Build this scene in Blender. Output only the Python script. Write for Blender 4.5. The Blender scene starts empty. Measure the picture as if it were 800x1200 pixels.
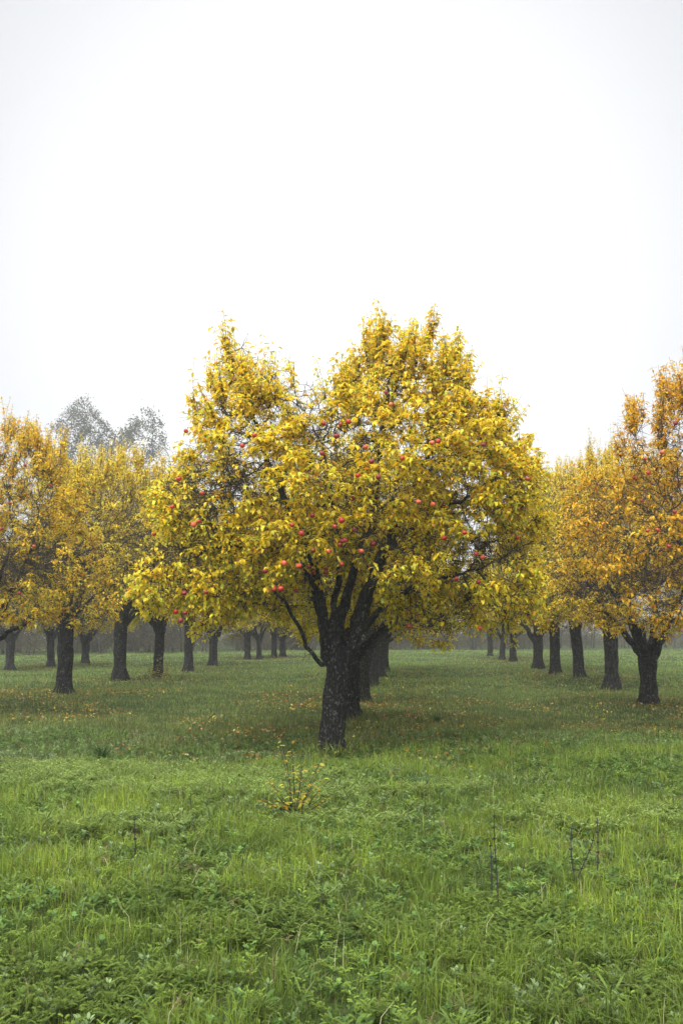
import bpy, math, random
import numpy as np
from math import radians, sin, cos, pi, atan, tan
from mathutils import Matrix, Vector

# ------------------------------------------------------------------ camera, sky, sun, exposure
sc = bpy.context.scene
C = sc.collection
F_PX, HOR = 1190.0, 740.0                      # focal length in photo pixels, row of the horizon
PITCH = atan((HOR - 600) / F_PX)
CAM_H = 1.5
cam_d = bpy.data.cameras.new('camera')
cam = bpy.data.objects.new('camera', cam_d)
C.objects.link(cam)
cam.location = (0, 0, CAM_H)
cam.rotation_euler = (radians(90) + PITCH, 0, 0)
cam_d.sensor_fit = 'VERTICAL'
cam_d.sensor_height = 36
cam_d.lens = 36 * F_PX / 1200
cam_d.clip_start = 0.1
cam_d.clip_end = 3000
sc.camera = cam

PATCH_GAIN = 7.4  # strength of the sky patch added behind the camera
SUN_EL, SUN_AZ = radians(48), radians(205)       # azimuth from +Y towards +X
w = bpy.data.worlds.new('World')
sc.world = w
w.use_nodes = True
nt = w.node_tree
nt.nodes.clear()
wout = nt.nodes.new('ShaderNodeOutputWorld')
bgd = nt.nodes.new('ShaderNodeBackground')
sky = nt.nodes.new('ShaderNodeTexSky')
sky.sky_type = 'NISHITA'
sky.sun_disc = False
sky.sun_elevation = SUN_EL
sky.sun_rotation = SUN_AZ
sky.air_density = 1.0
sky.dust_density = 6.0
sky.ozone_density = 1.0
# fog-white overcast layer, painted brightest straight ahead, greying outward as a lens vignette would
tc = nt.nodes.new('ShaderNodeTexCoord')
dotn = nt.nodes.new('ShaderNodeVectorMath'); dotn.operation = 'DOT_PRODUCT'
ge = radians(18)
dotn.inputs[1].default_value = (0.0, cos(ge), sin(ge))
nt.links.new(tc.outputs['Generated'], dotn.inputs[0])
cl = nt.nodes.new('ShaderNodeMapRange')
cl.inputs['From Min'].default_value = .80; cl.inputs['From Max'].default_value = 1.0
nt.links.new(dotn.outputs['Value'], cl.inputs['Value'])
pw_ = nt.nodes.new('ShaderNodeMath'); pw_.operation = 'POWER'; pw_.inputs[1].default_value = 2.5
nt.links.new(cl.outputs['Result'], pw_.inputs[0])
rmp = nt.nodes.new('ShaderNodeMix'); rmp.data_type = 'RGBA'
rmp.inputs['A'].default_value = (7.0, 7.2, 7.6, 1)
rmp.inputs['B'].default_value = (14.0, 14.0, 14.0, 1)
nt.links.new(pw_.outputs[0], rmp.inputs['Factor'])
# bright overcast patch added out of view behind the camera, lights the tree fronts
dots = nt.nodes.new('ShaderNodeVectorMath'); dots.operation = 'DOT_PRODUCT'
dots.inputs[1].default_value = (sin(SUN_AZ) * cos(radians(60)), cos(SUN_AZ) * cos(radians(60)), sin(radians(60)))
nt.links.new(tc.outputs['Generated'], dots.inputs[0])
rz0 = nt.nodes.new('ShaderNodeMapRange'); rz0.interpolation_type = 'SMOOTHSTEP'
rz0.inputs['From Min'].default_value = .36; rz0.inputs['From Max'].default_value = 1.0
rz0.inputs['To Min'].default_value = 1.0; rz0.inputs['To Max'].default_value = PATCH_GAIN
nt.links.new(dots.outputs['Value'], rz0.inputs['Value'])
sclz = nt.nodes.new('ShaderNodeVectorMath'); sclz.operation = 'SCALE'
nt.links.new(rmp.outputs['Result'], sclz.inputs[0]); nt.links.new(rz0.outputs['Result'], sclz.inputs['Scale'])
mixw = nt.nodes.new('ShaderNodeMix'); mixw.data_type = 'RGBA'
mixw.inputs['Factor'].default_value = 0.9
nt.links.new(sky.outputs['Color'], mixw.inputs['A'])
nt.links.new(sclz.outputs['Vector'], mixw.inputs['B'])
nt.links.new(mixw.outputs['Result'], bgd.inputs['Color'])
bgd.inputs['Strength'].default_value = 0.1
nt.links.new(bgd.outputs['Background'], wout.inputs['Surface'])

sun_d = bpy.data.lights.new('sun', 'SUN')
sun = bpy.data.objects.new('sun', sun_d)
C.objects.link(sun)
sun_d.energy = 1.5
sun_d.angle = radians(25)
sun_d.color = (1.0, 0.97, 0.92)
sdir = Vector((sin(SUN_AZ) * cos(SUN_EL), cos(SUN_AZ) * cos(SUN_EL), sin(SUN_EL)))
sun.rotation_euler = sdir.to_track_quat('Z', 'Y').to_euler()

sc.view_settings.view_transform = 'Standard'
sc.view_settings.look = 'None'
sc.view_settings.gamma = 1
sc.view_settings.exposure = -0.02
sc.view_settings.use_curve_mapping = False
sc.render.engine = 'CYCLES'
cy = sc.cycles
cy.max_bounces = 6
cy.diffuse_bounces = 3
cy.glossy_bounces = 2
cy.transmission_bounces = 3
cy.transparent_max_bounces = 4
cy.volume_bounces = 2
cy.use_denoising = True
cy.caustics_reflective = False
cy.caustics_refractive = False

HAZE_DENSITY = 0.0016

# ------------------------------------------------------------------ pixel helpers (photo pixels, 800 x 1200)
FW = np.array((0, cos(PITCH), sin(PITCH)))
UP = np.array((0, -sin(PITCH), cos(PITCH)))


def ray(u, v):
    d = FW * F_PX + np.array((1.0, 0, 0)) * (u - 400) + UP * (600 - v)
    return d / np.linalg.norm(d)


def at_depth(u, v, Y):
    d = ray(u, v)
    return np.array((0, 0, CAM_H)) + d * (Y / d[1])


def gz(x, y):
    """height of the meadow"""
    x = np.asarray(x, float); y = np.asarray(y, float)
    h = (0.035 * np.sin(x * 0.9 + 0.4 * y) + 0.03 * np.sin(0.7 * y - 0.5 * x + 1.3)
         + 0.018 * np.sin(2.3 * x + 1.1) * np.sin(1.9 * y + .4) + 0.05 * np.sin(0.23 * x + .5) * np.sin(0.19 * y))
    return h * np.clip(1 - (y - 60) / 60, 0.1, 1) * np.clip(1 - (np.abs(x) - 60) / 60, 0.1, 1)


def on_ground(u, v):
    d = ray(u, v)
    t = -CAM_H / d[2]
    for _ in range(6):
        p = np.array((0, 0, CAM_H)) + d * t
        t = (float(gz(p[0], p[1])) - CAM_H) / d[2]
    return np.array((0, 0, CAM_H)) + d * t


# ------------------------------------------------------------------ value noise in numpy
def vnoise(x, y, scale, seed=0):
    r = np.random.RandomState(seed).rand(256, 256)
    X = np.asarray(x) / scale; Y = np.asarray(y) / scale
    xi = np.floor(X).astype(int); yi = np.floor(Y).astype(int)
    fx = X - xi; fy = Y - yi
    fx = fx * fx * (3 - 2 * fx); fy = fy * fy * (3 - 2 * fy)
    g = lambda a, b: r[a % 256, b % 256]
    return ((g(xi, yi) * (1 - fx) + g(xi + 1, yi) * fx) * (1 - fy) + (g(xi, yi + 1) * (1 - fx) + g(xi + 1, yi + 1) * fx) * fy)


def fbm(x, y, scale, seed=0):
    return (vnoise(x, y, scale, seed) * .55 + vnoise(x, y, scale / 2.1, seed + 1) * .28 + vnoise(x, y, scale / 4.3, seed + 2) * .17)


# ------------------------------------------------------------------ mesh helpers
class MB:
    """collects quads, triangles, vertex colours and material slots for ONE mesh"""
    def __init__(s):
        s.V = []; s.Q = []; s.T = []; s.mq = []; s.mt = []; s.c = []; s.n = 0

    def add(s, V, Q=None, T=None, mat=0, col=None):
        V = np.asarray(V, float).reshape(-1, 3)
        s.V.append(V)
        if Q is not None and len(Q):
            Q = np.asarray(Q, np.int64).reshape(-1, 4) + s.n
            s.Q.append(Q); s.mq.append(np.full(len(Q), mat, np.int32))
        if T is not None and len(T):
            T = np.asarray(T, np.int64).reshape(-1, 3) + s.n
            s.T.append(T); s.mt.append(np.full(len(T), mat, np.int32))
        if col is None:
            col = np.ones((len(V), 3))
        s.c.append(np.broadcast_to(np.asarray(col, float), (len(V), 3)))
        s.n += len(V)

    def mesh(s, name, mats, smooth=True, color=True):
        me = bpy.data.meshes.new(name)
        V = np.concatenate(s.V)
        Q = np.concatenate(s.Q) if s.Q else np.zeros((0, 4), np.int64)
        T = np.concatenate(s.T) if s.T else np.zeros((0, 3), np.int64)
        mi = np.concatenate((s.mq if s.mq else [np.zeros(0, np.int32)]) + (s.mt if s.mt else [np.zeros(0, np.int32)]))
        me.vertices.add(len(V))
        me.vertices.foreach_set('co', V.astype(np.float32).ravel())
        loops = np.concatenate([Q.ravel(), T.ravel()]).astype(np.int32)
        me.loops.add(len(loops))
        me.loops.foreach_set('vertex_index', loops)
        nf = len(Q) + len(T)
        me.polygons.add(nf)
        st = np.concatenate([np.arange(len(Q)) * 4, len(Q) * 4 + np.arange(len(T)) * 3]).astype(np.int32)
        me.polygons.foreach_set('loop_start', st)
        for m in mats:
            me.materials.append(m)
        me.polygons.foreach_set('material_index', mi)
        me.polygons.foreach_set('use_smooth', np.full(nf, smooth))
        me.update(calc_edges=True)
        if color:
            ca = me.color_attributes.new('tint', 'FLOAT_COLOR', 'POINT')
            cc = np.ones((len(V), 4), np.float32)
            cc[:, :3] = np.concatenate(s.c)
            ca.data.foreach_set('color', cc.ravel())
        return me


def link(name, data, parent=None, label=None, cat=None, group=None, kind=None):
    o = bpy.data.objects.new(name, data)
    C.objects.link(o)
    if parent: o.parent = parent
    for k, v in (('label', label), ('category', cat), ('group', group), ('kind', kind)):
        if v: o[k] = v
    return o


def frames(P):
    """parallel-transported frame along a polyline"""
    n = len(P)
    T = np.zeros((n, 3))
    T[1:-1] = P[2:] - P[:-2]
    T[0] = P[1] - P[0]; T[-1] = P[-1] - P[-2]
    T /= np.linalg.norm(T, axis=1)[:, None] + 1e-9
    a = np.array((1.0, 0, 0)) if abs(T[0][0]) < .8 else np.array((0, 1.0, 0))
    N = np.zeros((n, 3))
    u = a - T[0] * a.dot(T[0]); u /= np.linalg.norm(u)
    N[0] = u
    for i in range(1, n):
        u = N[i - 1] - T[i] * N[i - 1].dot(T[i])
        N[i] = u / (np.linalg.norm(u) + 1e-9)
    return T, N, np.cross(T, N)


def tube(mb, P, R, k, mat=0, col=None, rough=None, cap=True):
    P = np.asarray(P, float); R = np.asarray(R, float)
    n = len(P)
    T, N, B = frames(P)
    th = np.arange(k) * 2 * pi / k
    rr = R[:, None] * np.ones((1, k))
    if rough is not None:
        rr = rr * rough(np.arange(n)[:, None], th[None, :], P)
    V = P[:, None, :] + rr[:, :, None] * (N[:, None, :] * np.cos(th)[None, :, None] + B[:, None, :] * np.sin(th)[None, :, None])
    V = V.reshape(-1, 3)
    i = np.arange(n - 1)[:, None] * k; j = np.arange(k)[None, :]; j2 = (j + 1) % k
    Q = np.stack([i + j, i + j2, i + k + j2, i + k + j], -1).reshape(-1, 4)
    if cap:
        V = np.concatenate([V, P[-1:] + T[-1:] * R[-1] * .6])
        l = (n - 1) * k
        Tr = np.stack([l + np.arange(k), l + (np.arange(k) + 1) % k, np.full(k, n * k)], -1)
    else:
        Tr = None
    mb.add(V, Q, Tr, mat, col)


# ------------------------------------------------------------------ materials
def mat_new(name):
    m = bpy.data.materials.new(name)
    m.use_nodes = True
    n = m.node_tree
    n.nodes.clear()
    out = n.nodes.new('ShaderNodeOutputMaterial')
    return m, n, out


def leafy(name, rough=.5, transl=.35, use_obj=True, spec=.35, tscale=1.15):
    """thin leaf: tint comes from the leaf's own colour attribute, light passes through it"""
    m, n, out = mat_new(name)
    at = n.nodes.new('ShaderNodeAttribute'); at.attribute_name = 'tint'
    col = at.outputs['Color']
    if use_obj:
        oi = n.nodes.new('ShaderNodeObjectInfo')
        mx = n.nodes.new('ShaderNodeMix'); mx.data_type = 'RGBA'; mx.blend_type = 'MULTIPLY'
        mx.inputs['Factor'].default_value = 1
        n.links.new(col, mx.inputs['A']); n.links.new(oi.outputs['Color'], mx.inputs['B'])
        col = mx.outputs['Result']
    # fine mottling over each leaf
    no = n.nodes.new('ShaderNodeTexNoise'); no.inputs['Scale'].default_value = 38
    tcn = n.nodes.new('ShaderNodeTexCoord')
    n.links.new(tcn.outputs['Object'], no.inputs['Vector'])
    mr = n.nodes.new('ShaderNodeMapRange')
    mr.inputs['From Min'].default_value = .3; mr.inputs['From Max'].default_value = .7
    mr.inputs['To Min'].default_value = .78; mr.inputs['To Max'].default_value = 1.12
    n.links.new(no.outputs['Fac'], mr.inputs['Value'])
    sc_ = n.nodes.new('ShaderNodeVectorMath'); sc_.operation = 'SCALE'
    n.links.new(col, sc_.inputs[0]); n.links.new(mr.outputs['Result'], sc_.inputs['Scale'])
    col = sc_.outputs['Vector']
    p = n.nodes.new('ShaderNodeBsdfPrincipled')
    p.inputs['Roughness'].default_value = rough
    p.inputs['Specular IOR Level'].default_value = spec
    n.links.new(col, p.inputs['Base Color'])
    t = n.nodes.new('ShaderNodeBsdfTranslucent')
    s2 = n.nodes.new('ShaderNodeVectorMath'); s2.operation = 'SCALE'; s2.inputs['Scale'].default_value = tscale
    n.links.new(col, s2.inputs[0]); n.links.new(s2.outputs['Vector'], t.inputs['Color'])
    mixs = n.nodes.new('ShaderNodeMixShader'); mixs.inputs[0].default_value = transl
    n.links.new(p.outputs[0], mixs.inputs[1]); n.links.new(t.outputs[0], mixs.inputs[2])
    n.links.new(mixs.outputs[0], out.inputs['Surface'])
    return m


def bark(name, dark, light, lichen, lich_amt=.5, scale=1.0, bump=.9):
    m, n, out = mat_new(name)
    tcn = n.nodes.new('ShaderNodeTexCoord')
    mp = n.nodes.new('ShaderNodeMapping'); mp.inputs['Scale'].default_value = (scale, scale, scale * .28)
    n.links.new(tcn.outputs['Object'], mp.inputs['Vector'])
    vo = n.nodes.new('ShaderNodeTexVoronoi'); vo.feature = 'DISTANCE_TO_EDGE'; vo.inputs['Scale'].default_value = 28
    n1 = n.nodes.new('ShaderNodeTexNoise'); n1.inputs['Scale'].default_value = 9; n1.inputs['Detail'].default_value = 6; n1.inputs['Roughness'].default_value = .65
    n.links.new(mp.outputs[0], n1.inputs['Vector'])
    mxv = n.nodes.new('ShaderNodeMix'); mxv.data_type = 'RGBA'; mxv.inputs['Factor'].default_value = .12
    n.links.new(mp.outputs[0], mxv.inputs['A']); n.links.new(n1.outputs['Color'], mxv.inputs['B'])
    n.links.new(mxv.outputs['Result'], vo.inputs['Vector'])
    r = n.nodes.new('ShaderNodeValToRGB')
    r.color_ramp.elements[0].position = .0; r.color_ramp.elements[0].color = (*[c * .45 for c in dark], 1)
    r.color_ramp.elements[1].position = .35; r.color_ramp.elements[1].color = (*light, 1)
    e = r.color_ramp.elements.new(.12); e.color = (*dark, 1)
    n.links.new(vo.outputs['Distance'], r.inputs['Fac'])
    n2 = n.nodes.new('ShaderNodeTexNoise'); n2.inputs['Scale'].default_value = 26; n2.inputs['Detail'].default_value = 7; n2.inputs['Roughness'].default_value = .65
    n.links.new(tcn.outputs['Object'], n2.inputs['Vector'])
    r2 = n.nodes.new('ShaderNodeValToRGB')
    r2.color_ramp.elements[0].position = .56; r2.color_ramp.elements[0].color = (0, 0, 0, 1)
    r2.color_ramp.elements[1].position = .68; r2.color_ramp.elements[1].color = (lich_amt,) * 3 + (1,)
    n.links.new(n2.outputs['Fac'], r2.inputs['Fac'])
    mx = n.nodes.new('ShaderNodeMix'); mx.data_type = 'RGBA'
    mx.inputs['B'].default_value = (*lichen, 1)
    n.links.new(r2.outputs['Color'], mx.inputs['Factor']); n.links.new(r.outputs['Color'], mx.inputs['A'])
    p = n.nodes.new('ShaderNodeBsdfPrincipled'); p.inputs['Roughness'].default_value = .85
    p.inputs['Specular IOR Level'].default_value = .25
    n.links.new(mx.outputs['Result'], p.inputs['Base Color'])
    bm_ = n.nodes.new('ShaderNodeBump'); bm_.inputs['Strength'].default_value = bump; bm_.inputs['Distance'].default_value = .045
    ad = n.nodes.new('ShaderNodeMath'); ad.operation = 'ADD'
    ms = n.nodes.new('ShaderNodeMath'); ms.operation = 'MULTIPLY'; ms.inputs[1].default_value = 2.0
    n.links.new(vo.outputs['Distance'], ms.inputs[0])
    n.links.new(ms.outputs[0], ad.inputs[0]); n.links.new(n1.outputs['Fac'], ad.inputs[1])
    n.links.new(ad.outputs[0], bm_.inputs['Height'])
    n.links.new(bm_.outputs[0], p.inputs['Normal'])
    n.links.new(p.outputs[0], out.inputs['Surface'])
    return m


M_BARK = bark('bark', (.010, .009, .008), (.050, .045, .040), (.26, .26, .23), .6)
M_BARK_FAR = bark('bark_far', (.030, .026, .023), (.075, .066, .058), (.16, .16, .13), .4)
M_TWIG = bark('twig_bark', (.040, .033, .027), (.085, .073, .058), (.20, .20, .15), .5, 3.0, .3)
M_LEAF = leafy('autumn_leaf', .5, .42)
M_OLEAF = leafy('oak_leaf', .6, .2, False)
M_GRASS = leafy('grass_blade', .6, .4, False, .15)
M_VETCH = leafy('vetch_leaf', .7, .35, False, .12)
M_LITTER = leafy('fallen_leaf', .7, .15, False, .2)


def ground_mat():
    m, n, out = mat_new('meadow_soil')
    tcn = n.nodes.new('ShaderNodeTexCoord')
    n1 = n.nodes.new('ShaderNodeTexNoise'); n1.inputs['Scale'].default_value = .6; n1.inputs['Detail'].default_value = 10; n1.inputs['Roughness'].default_value = .7
    n.links.new(tcn.outputs['Object'], n1.inputs['Vector'])
    n2 = n.nodes.new('ShaderNodeTexNoise'); n2.inputs['Scale'].default_value = 24; n2.inputs['Detail'].default_value = 6
    n.links.new(tcn.outputs['Object'], n2.inputs['Vector'])
    r = n.nodes.new('ShaderNodeValToRGB')
    for pos, c in ((0.3, (.022, .034, .010)), (.5, (.040, .062, .016)), (.7, (.062, .080, .024))):
        if pos == .3: e = r.color_ramp.elements[0]; e.position = pos
        elif pos == .7: e = r.color_ramp.elements[-1]; e.position = pos
        else: e = r.color_ramp.elements.new(pos)
        e.color = (*c, 1)
    ad = n.nodes.new('ShaderNodeMath'); ad.operation = 'MULTIPLY_ADD'; ad.inputs[1].default_value = .5
    n.links.new(n2.outputs['Fac'], ad.inputs[0])
    m5 = n.nodes.new('ShaderNodeMath'); m5.operation = 'MULTIPLY'; m5.inputs[1].default_value = .5
    n.links.new(n1.outputs['Fac'], m5.inputs[0]); n.links.new(m5.outputs[0], ad.inputs[2])
    n.links.new(ad.outputs[0], r.inputs['Fac'])
    p = n.nodes.new('ShaderNodeBsdfPrincipled'); p.inputs['Roughness'].default_value = .95
    p.inputs['Specular IOR Level'].default_value = .1
    n.links.new(r.outputs['Color'], p.inputs['Base Color'])
    bm_ = n.nodes.new('ShaderNodeBump'); bm_.inputs['Strength'].default_value = .8; bm_.inputs['Distance'].default_value = .05
    n.links.new(n2.outputs['Fac'], bm_.inputs['Height']); n.links.new(bm_.outputs[0], p.inputs['Normal'])
    n.links.new(p.outputs[0], out.inputs['Surface'])
    return m


def apple_mat(name, red, blush):
    m, n, out = mat_new(name)
    tcn = n.nodes.new('ShaderNodeTexCoord')
    oi = n.nodes.new('ShaderNodeObjectInfo')
    no = n.nodes.new('ShaderNodeTexNoise'); no.noise_dimensions = '4D'; no.inputs['Scale'].default_value = 22; no.inputs['Detail'].default_value = 3
    n.links.new(tcn.outputs['Object'], no.inputs['Vector'])
    mu = n.nodes.new('ShaderNodeMath'); mu.operation = 'MULTIPLY'; mu.inputs[1].default_value = 30
    n.links.new(oi.outputs['Random'], mu.inputs[0]); n.links.new(mu.outputs[0], no.inputs['W'])
    r = n.nodes.new('ShaderNodeValToRGB')
    r.color_ramp.elements[0].position = .42; r.color_ramp.elements[0].color = (*red, 1)
    r.color_ramp.elements[1].position = .72; r.color_ramp.elements[1].color = (*blush, 1)
    n.links.new(no.outputs['Fac'], r.inputs['Fac'])
    p = n.nodes.new('ShaderNodeBsdfPrincipled'); p.inputs['Roughness'].default_value = .42
    n.links.new(r.outputs['Color'], p.inputs['Base Color'])
    n.links.new(p.outputs[0], out.inputs['Surface'])
    return m


M_APPLE = apple_mat('apple_skin', (.36, .012, .014), (.46, .08, .03))
M_APPLE2 = apple_mat('apple_skin_dark', (.19, .010, .014), (.30, .03, .02))
M_APPLE3 = apple_mat('apple_skin_pale', (.48, .05, .025), (.58, .20, .06))

# ------------------------------------------------------------------ ground sheet out to the horizon
a = np.linspace(-1, 1, 181)
gx = np.sign(a) * (np.abs(a) * 30 + np.abs(a) ** 6 * 570)
b_ = np.linspace(0, 1, 220)
gy = -60 + b_ * 150 + b_ ** 8 * 510
X, Y = np.meshgrid(gx, gy)
Z = gz(X, Y)
gm = MB()
nx, ny = len(gx), len(gy)
ii = np.arange(ny - 1)[:, None] * nx; jj = np.arange(nx - 1)[None, :]
gm.add(np.stack([X, Y, Z], -1).reshape(-1, 3), np.stack([ii + jj, ii + jj + 1, ii + nx + jj + 1, ii + nx + jj], -1).reshape(-1, 4))
link('ground', gm.mesh('ground', [ground_mat()], color=False), kind='structure')

# ------------------------------------------------------------------ haze
hb = MB()
x0, x1, y0, y1, z0, z1 = -610, 610, -70, 610, -1.2, 31
hv = [(x, y, z) for z in (z0, z1) for y in (y0, y1) for x in (x0, x1)]
hb.add(hv, [(0, 2, 3, 1), (4, 5, 7, 6), (0, 1, 5, 4), (2, 6, 7, 3), (0, 4, 6, 2), (1, 3, 7, 5)])
mh, nh, oh = mat_new('haze')
pv = nh.nodes.new('ShaderNodeVolumePrincipled')
pv.inputs['Density'].default_value = HAZE_DENSITY
pv.inputs['Color'].default_value = (.97, .98, 1.0, 1)
pv.inputs['Anisotropy'].default_value = 0.35
nh.links.new(pv.outputs[0], oh.inputs['Volume'])
link('haze', hb.mesh('haze', [mh], smooth=False, color=False), kind='stuff')


# ------------------------------------------------------------------ leaves
def leaf_batch(mb, base, d, up, L, W, curl, col, mat, fold=.25, rs=None):
    """arched, folded leaves: 8 vertices, 2 quads pairs and tips each"""
    n = len(base)
    if n == 0: return
    d = d / (np.linalg.norm(d, axis=1)[:, None] + 1e-9)
    s = np.cross(d, up); s /= np.linalg.norm(s, axis=1)[:, None] + 1e-9
    u = np.cross(s, d)
    t = np.array((0, .32, .68, 1.0))
    k = np.maximum(curl, .05)[:, None]
    ax = np.sin(k * t) / k                      # along
    az = -(1 - np.cos(k * t)) / k               # down
    wd = np.array((0, .46, .43, 0))
    P = base[:, None, :] + L[:, None, None] * (d[:, None, :] * ax[:, :, None] + u[:, None, :] * az[:, :, None])
    # local up of the bent blade
    nu = u[:, None, :] * np.cos(k * t)[:, :, None] + d[:, None, :] * np.sin(k * t)[:, :, None]
    off = W[:, None, None] * wd[None, :, None] * (s[:, None, :] + 0)
    lift = nu * (W[:, None, None] * wd[None, :, None] * fold)
    A = P + off + lift; Bq = P - off + lift
    V = np.stack([P[:, 0], A[:, 1], P[:, 1], Bq[:, 1], A[:, 2], P[:, 2], Bq[:, 2], P[:, 3]], 1)   # n,8,3
    o = (np.arange(n) * 8)[:, None, None]
    Q = o + np.array([(1, 4, 5, 2), (2, 5, 6, 3)])[None]
    T = o + np.array([(0, 1, 2), (0, 2, 3), (4, 7, 5), (5, 7, 6)])[None]
    mb.add(V.reshape(-1, 3), Q.reshape(-1, 4), T.reshape(-1, 3), mat, np.repeat(col, 8, axis=0))


PAL = np.array([(.88, .66, .026), (.88, .59, .018), (.80, .70, .050), (.50, .56, .050), (.74, .30, .022), (.24, .30, .035), (.42, .22, .04)])


def leaf_colors(rs, n, P, zrel, weights):
    """weights: probability of every palette entry; higher leaves lean golden, lower ones lime"""
    wt = np.tile(np.array(weights, float), (n, 1))
    cl = fbm(P[:, 0] * 1.0 + P[:, 2] * .7, P[:, 1] + P[:, 2] * .5, .55, 5)
    wt[:, 3] *= 1 + 2.5 * (1 - zrel) * (cl > .5)
    wt[:, 2] *= 1 + 1.5 * (1 - zrel)
    wt[:, 1] *= 1 + 1.5 * zrel
    wt[:, 4] *= np.where(cl > .6, 2.2, .6)
    wt /= wt.sum(1)[:, None]
    idx = (rs.rand(n)[:, None] > np.cumsum(wt, 1)).sum(1).clip(0, len(PAL) - 1)
    c = PAL[idx]
    idx2 = rs.randint(0, 3, n)
    f = rs.rand(n)[:, None] * .35
    c = c * (1 - f) + PAL[idx2] * f
    return c * (0.80 + .32 * rs.rand(n))[:, None]


# ------------------------------------------------------------------ tree skeletons by space colonisation
def resample(P, R, step):
    P = np.asarray(P, float); R = np.asarray(R, float)
    seg = np.linalg.norm(np.diff(P, axis=0), axis=1)
    s = np.concatenate([[0], np.cumsum(seg)])
    n = max(2, int(round(s[-1] / step)) + 1)
    q = np.linspace(0, s[-1], n)
    out = np.stack([np.interp(q, s, P[:, i]) for i in range(3)], 1)
    # soften the corners
    for _ in range(2):
        if n > 3: out[1:-1] = (out[:-2] + 2 * out[1:-1] + out[2:]) / 4
    return out, np.interp(q, s, R)


def in_lobes(P, lobes, grow=1.0):
    m = np.zeros(len(P), bool)
    for c, r in lobes:
        q = (P - np.array(c)) / (np.array(r) * grow)
        m |= (q ** 2).sum(1) < 1
    return m


def depth_in(P, lobes):
    """0 at the crown's surface, 1 at a lobe's heart"""
    best = np.zeros(len(P))
    for c, r in lobes:
        q = np.sqrt((((P - np.array(c)) / np.array(r)) ** 2).sum(1))
        best = np.maximum(best, 1 - q)
    return best


def skeleton(seed, trunk, limbs, lobes, n_att=2600, step=.11, di=.9, dk=.2, hollow=None, iters=90, r_tip=.0035, expo=2.35, wig=.35):
    rs = np.random.RandomState(seed)
    tp, tr = resample(trunk[0], trunk[1], .04)
    P = [p for p in tp]; par = [-1] + list(range(len(tp) - 1))
    rg = [r for r in tr]; key = [0] * len(tp)
    for li, (pts, rad) in enumerate(limbs):
        lp, lr = resample(pts, rad, step)
        d = np.linalg.norm(np.array(P) - lp[0], axis=1)
        root = int(np.argmin(d))
        prev = root
        for q, r in zip(lp[1:], lr[1:]):
            q = q + rs.normal(0, .012, 3)
            P.append(q); par.append(prev); rg.append(r); key.append(li + 1); prev = len(P) - 1
    P = np.array(P)
    lo = np.min([np.array(c) - np.array(r) for c, r in lobes], axis=0)
    hi = np.max([np.array(c) + np.array(r) for c, r in lobes], axis=0)
    A = np.zeros((0, 3))
    while len(A) < n_att:
        q = lo + rs.rand(n_att * 3, 3) * (hi - lo)
        q = q[in_lobes(q, lobes)]
        if hollow is not None: q = q[~hollow(q)]
        # thin out the deep inside: branches fork near the surface
        keep = rs.rand(len(q)) < np.where(depth_in(q, lobes) > .55, .35, 1)
        A = np.concatenate([A, q[keep]])
    A = A[:n_att]
    nodes = list(P); n0 = len(tp)
    D = np.full(len(A), 1e9); I = np.zeros(len(A), int)
    cand = np.arange(int(n0 * .55), len(P))
    for s in range(0, len(cand), 500):
        c_ = cand[s:s + 500]
        dd = np.linalg.norm(A[:, None] - P[c_][None], axis=2)
        j = dd.argmin(1); m = dd[np.arange(len(A)), j]
        u = m < D; D[u] = m[u]; I[u] = c_[j[u]]
    alive = np.ones(len(A), bool)
    NP = P
    di_now = di
    for it in range(iters):
        act = alive & (D < max(di_now, 0))
        if not act.any():
            di_now *= 1.4
            if di_now > 6 or not alive.any(): break
            continue
        v = A[act] - NP[I[act]]
        v /= np.linalg.norm(v, axis=1)[:, None] + 1e-9
        uniq, inv = np.unique(I[act], return_inverse=True)
        acc = np.zeros((len(uniq), 3)); np.add.at(acc, inv, v)
        acc /= np.linalg.norm(acc, axis=1)[:, None] + 1e-9
        acc += rs.normal(0, wig, acc.shape); acc[:, 2] += .10
        acc /= np.linalg.norm(acc, axis=1)[:, None] + 1e-9
        new = NP[uniq] + acc * step
        base = len(NP)
        NP = np.concatenate([NP, new])
        par += list(uniq); rg += [0] * len(new); key += [key[u] for u in uniq]
        dd = np.linalg.norm(A[:, None] - new[None], axis=2)
        j = dd.argmin(1); m = dd[np.arange(len(A)), j]
        u = m < D; D[u] = m[u]; I[u] = base + j[u]
        alive &= ~(D < dk)
    P = NP; par = np.array(par); rg = np.array(rg, float); key = np.array(key)
    n = len(P)
    pw = np.zeros(n); nch = np.zeros(n, int)
    for i in range(n - 1, 0, -1):
        if pw[i] == 0: pw[i] = r_tip ** expo
        pw[par[i]] += pw[i]; nch[par[i]] += 1
    R = pw ** (1 / expo)
    R = np.where(rg > 0, np.maximum(rg, .0) , R)
    for i in range(1, n):                        # never thicker than what carries it
        R[i] = min(R[i], R[par[i]] * .98) if rg[i] == 0 else R[i]
    return dict(P=P, par=par, R=R, key=key, given=rg > 0, nch=nch, ntrunk=n0, lobes=lobes, rs=rs)


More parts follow.
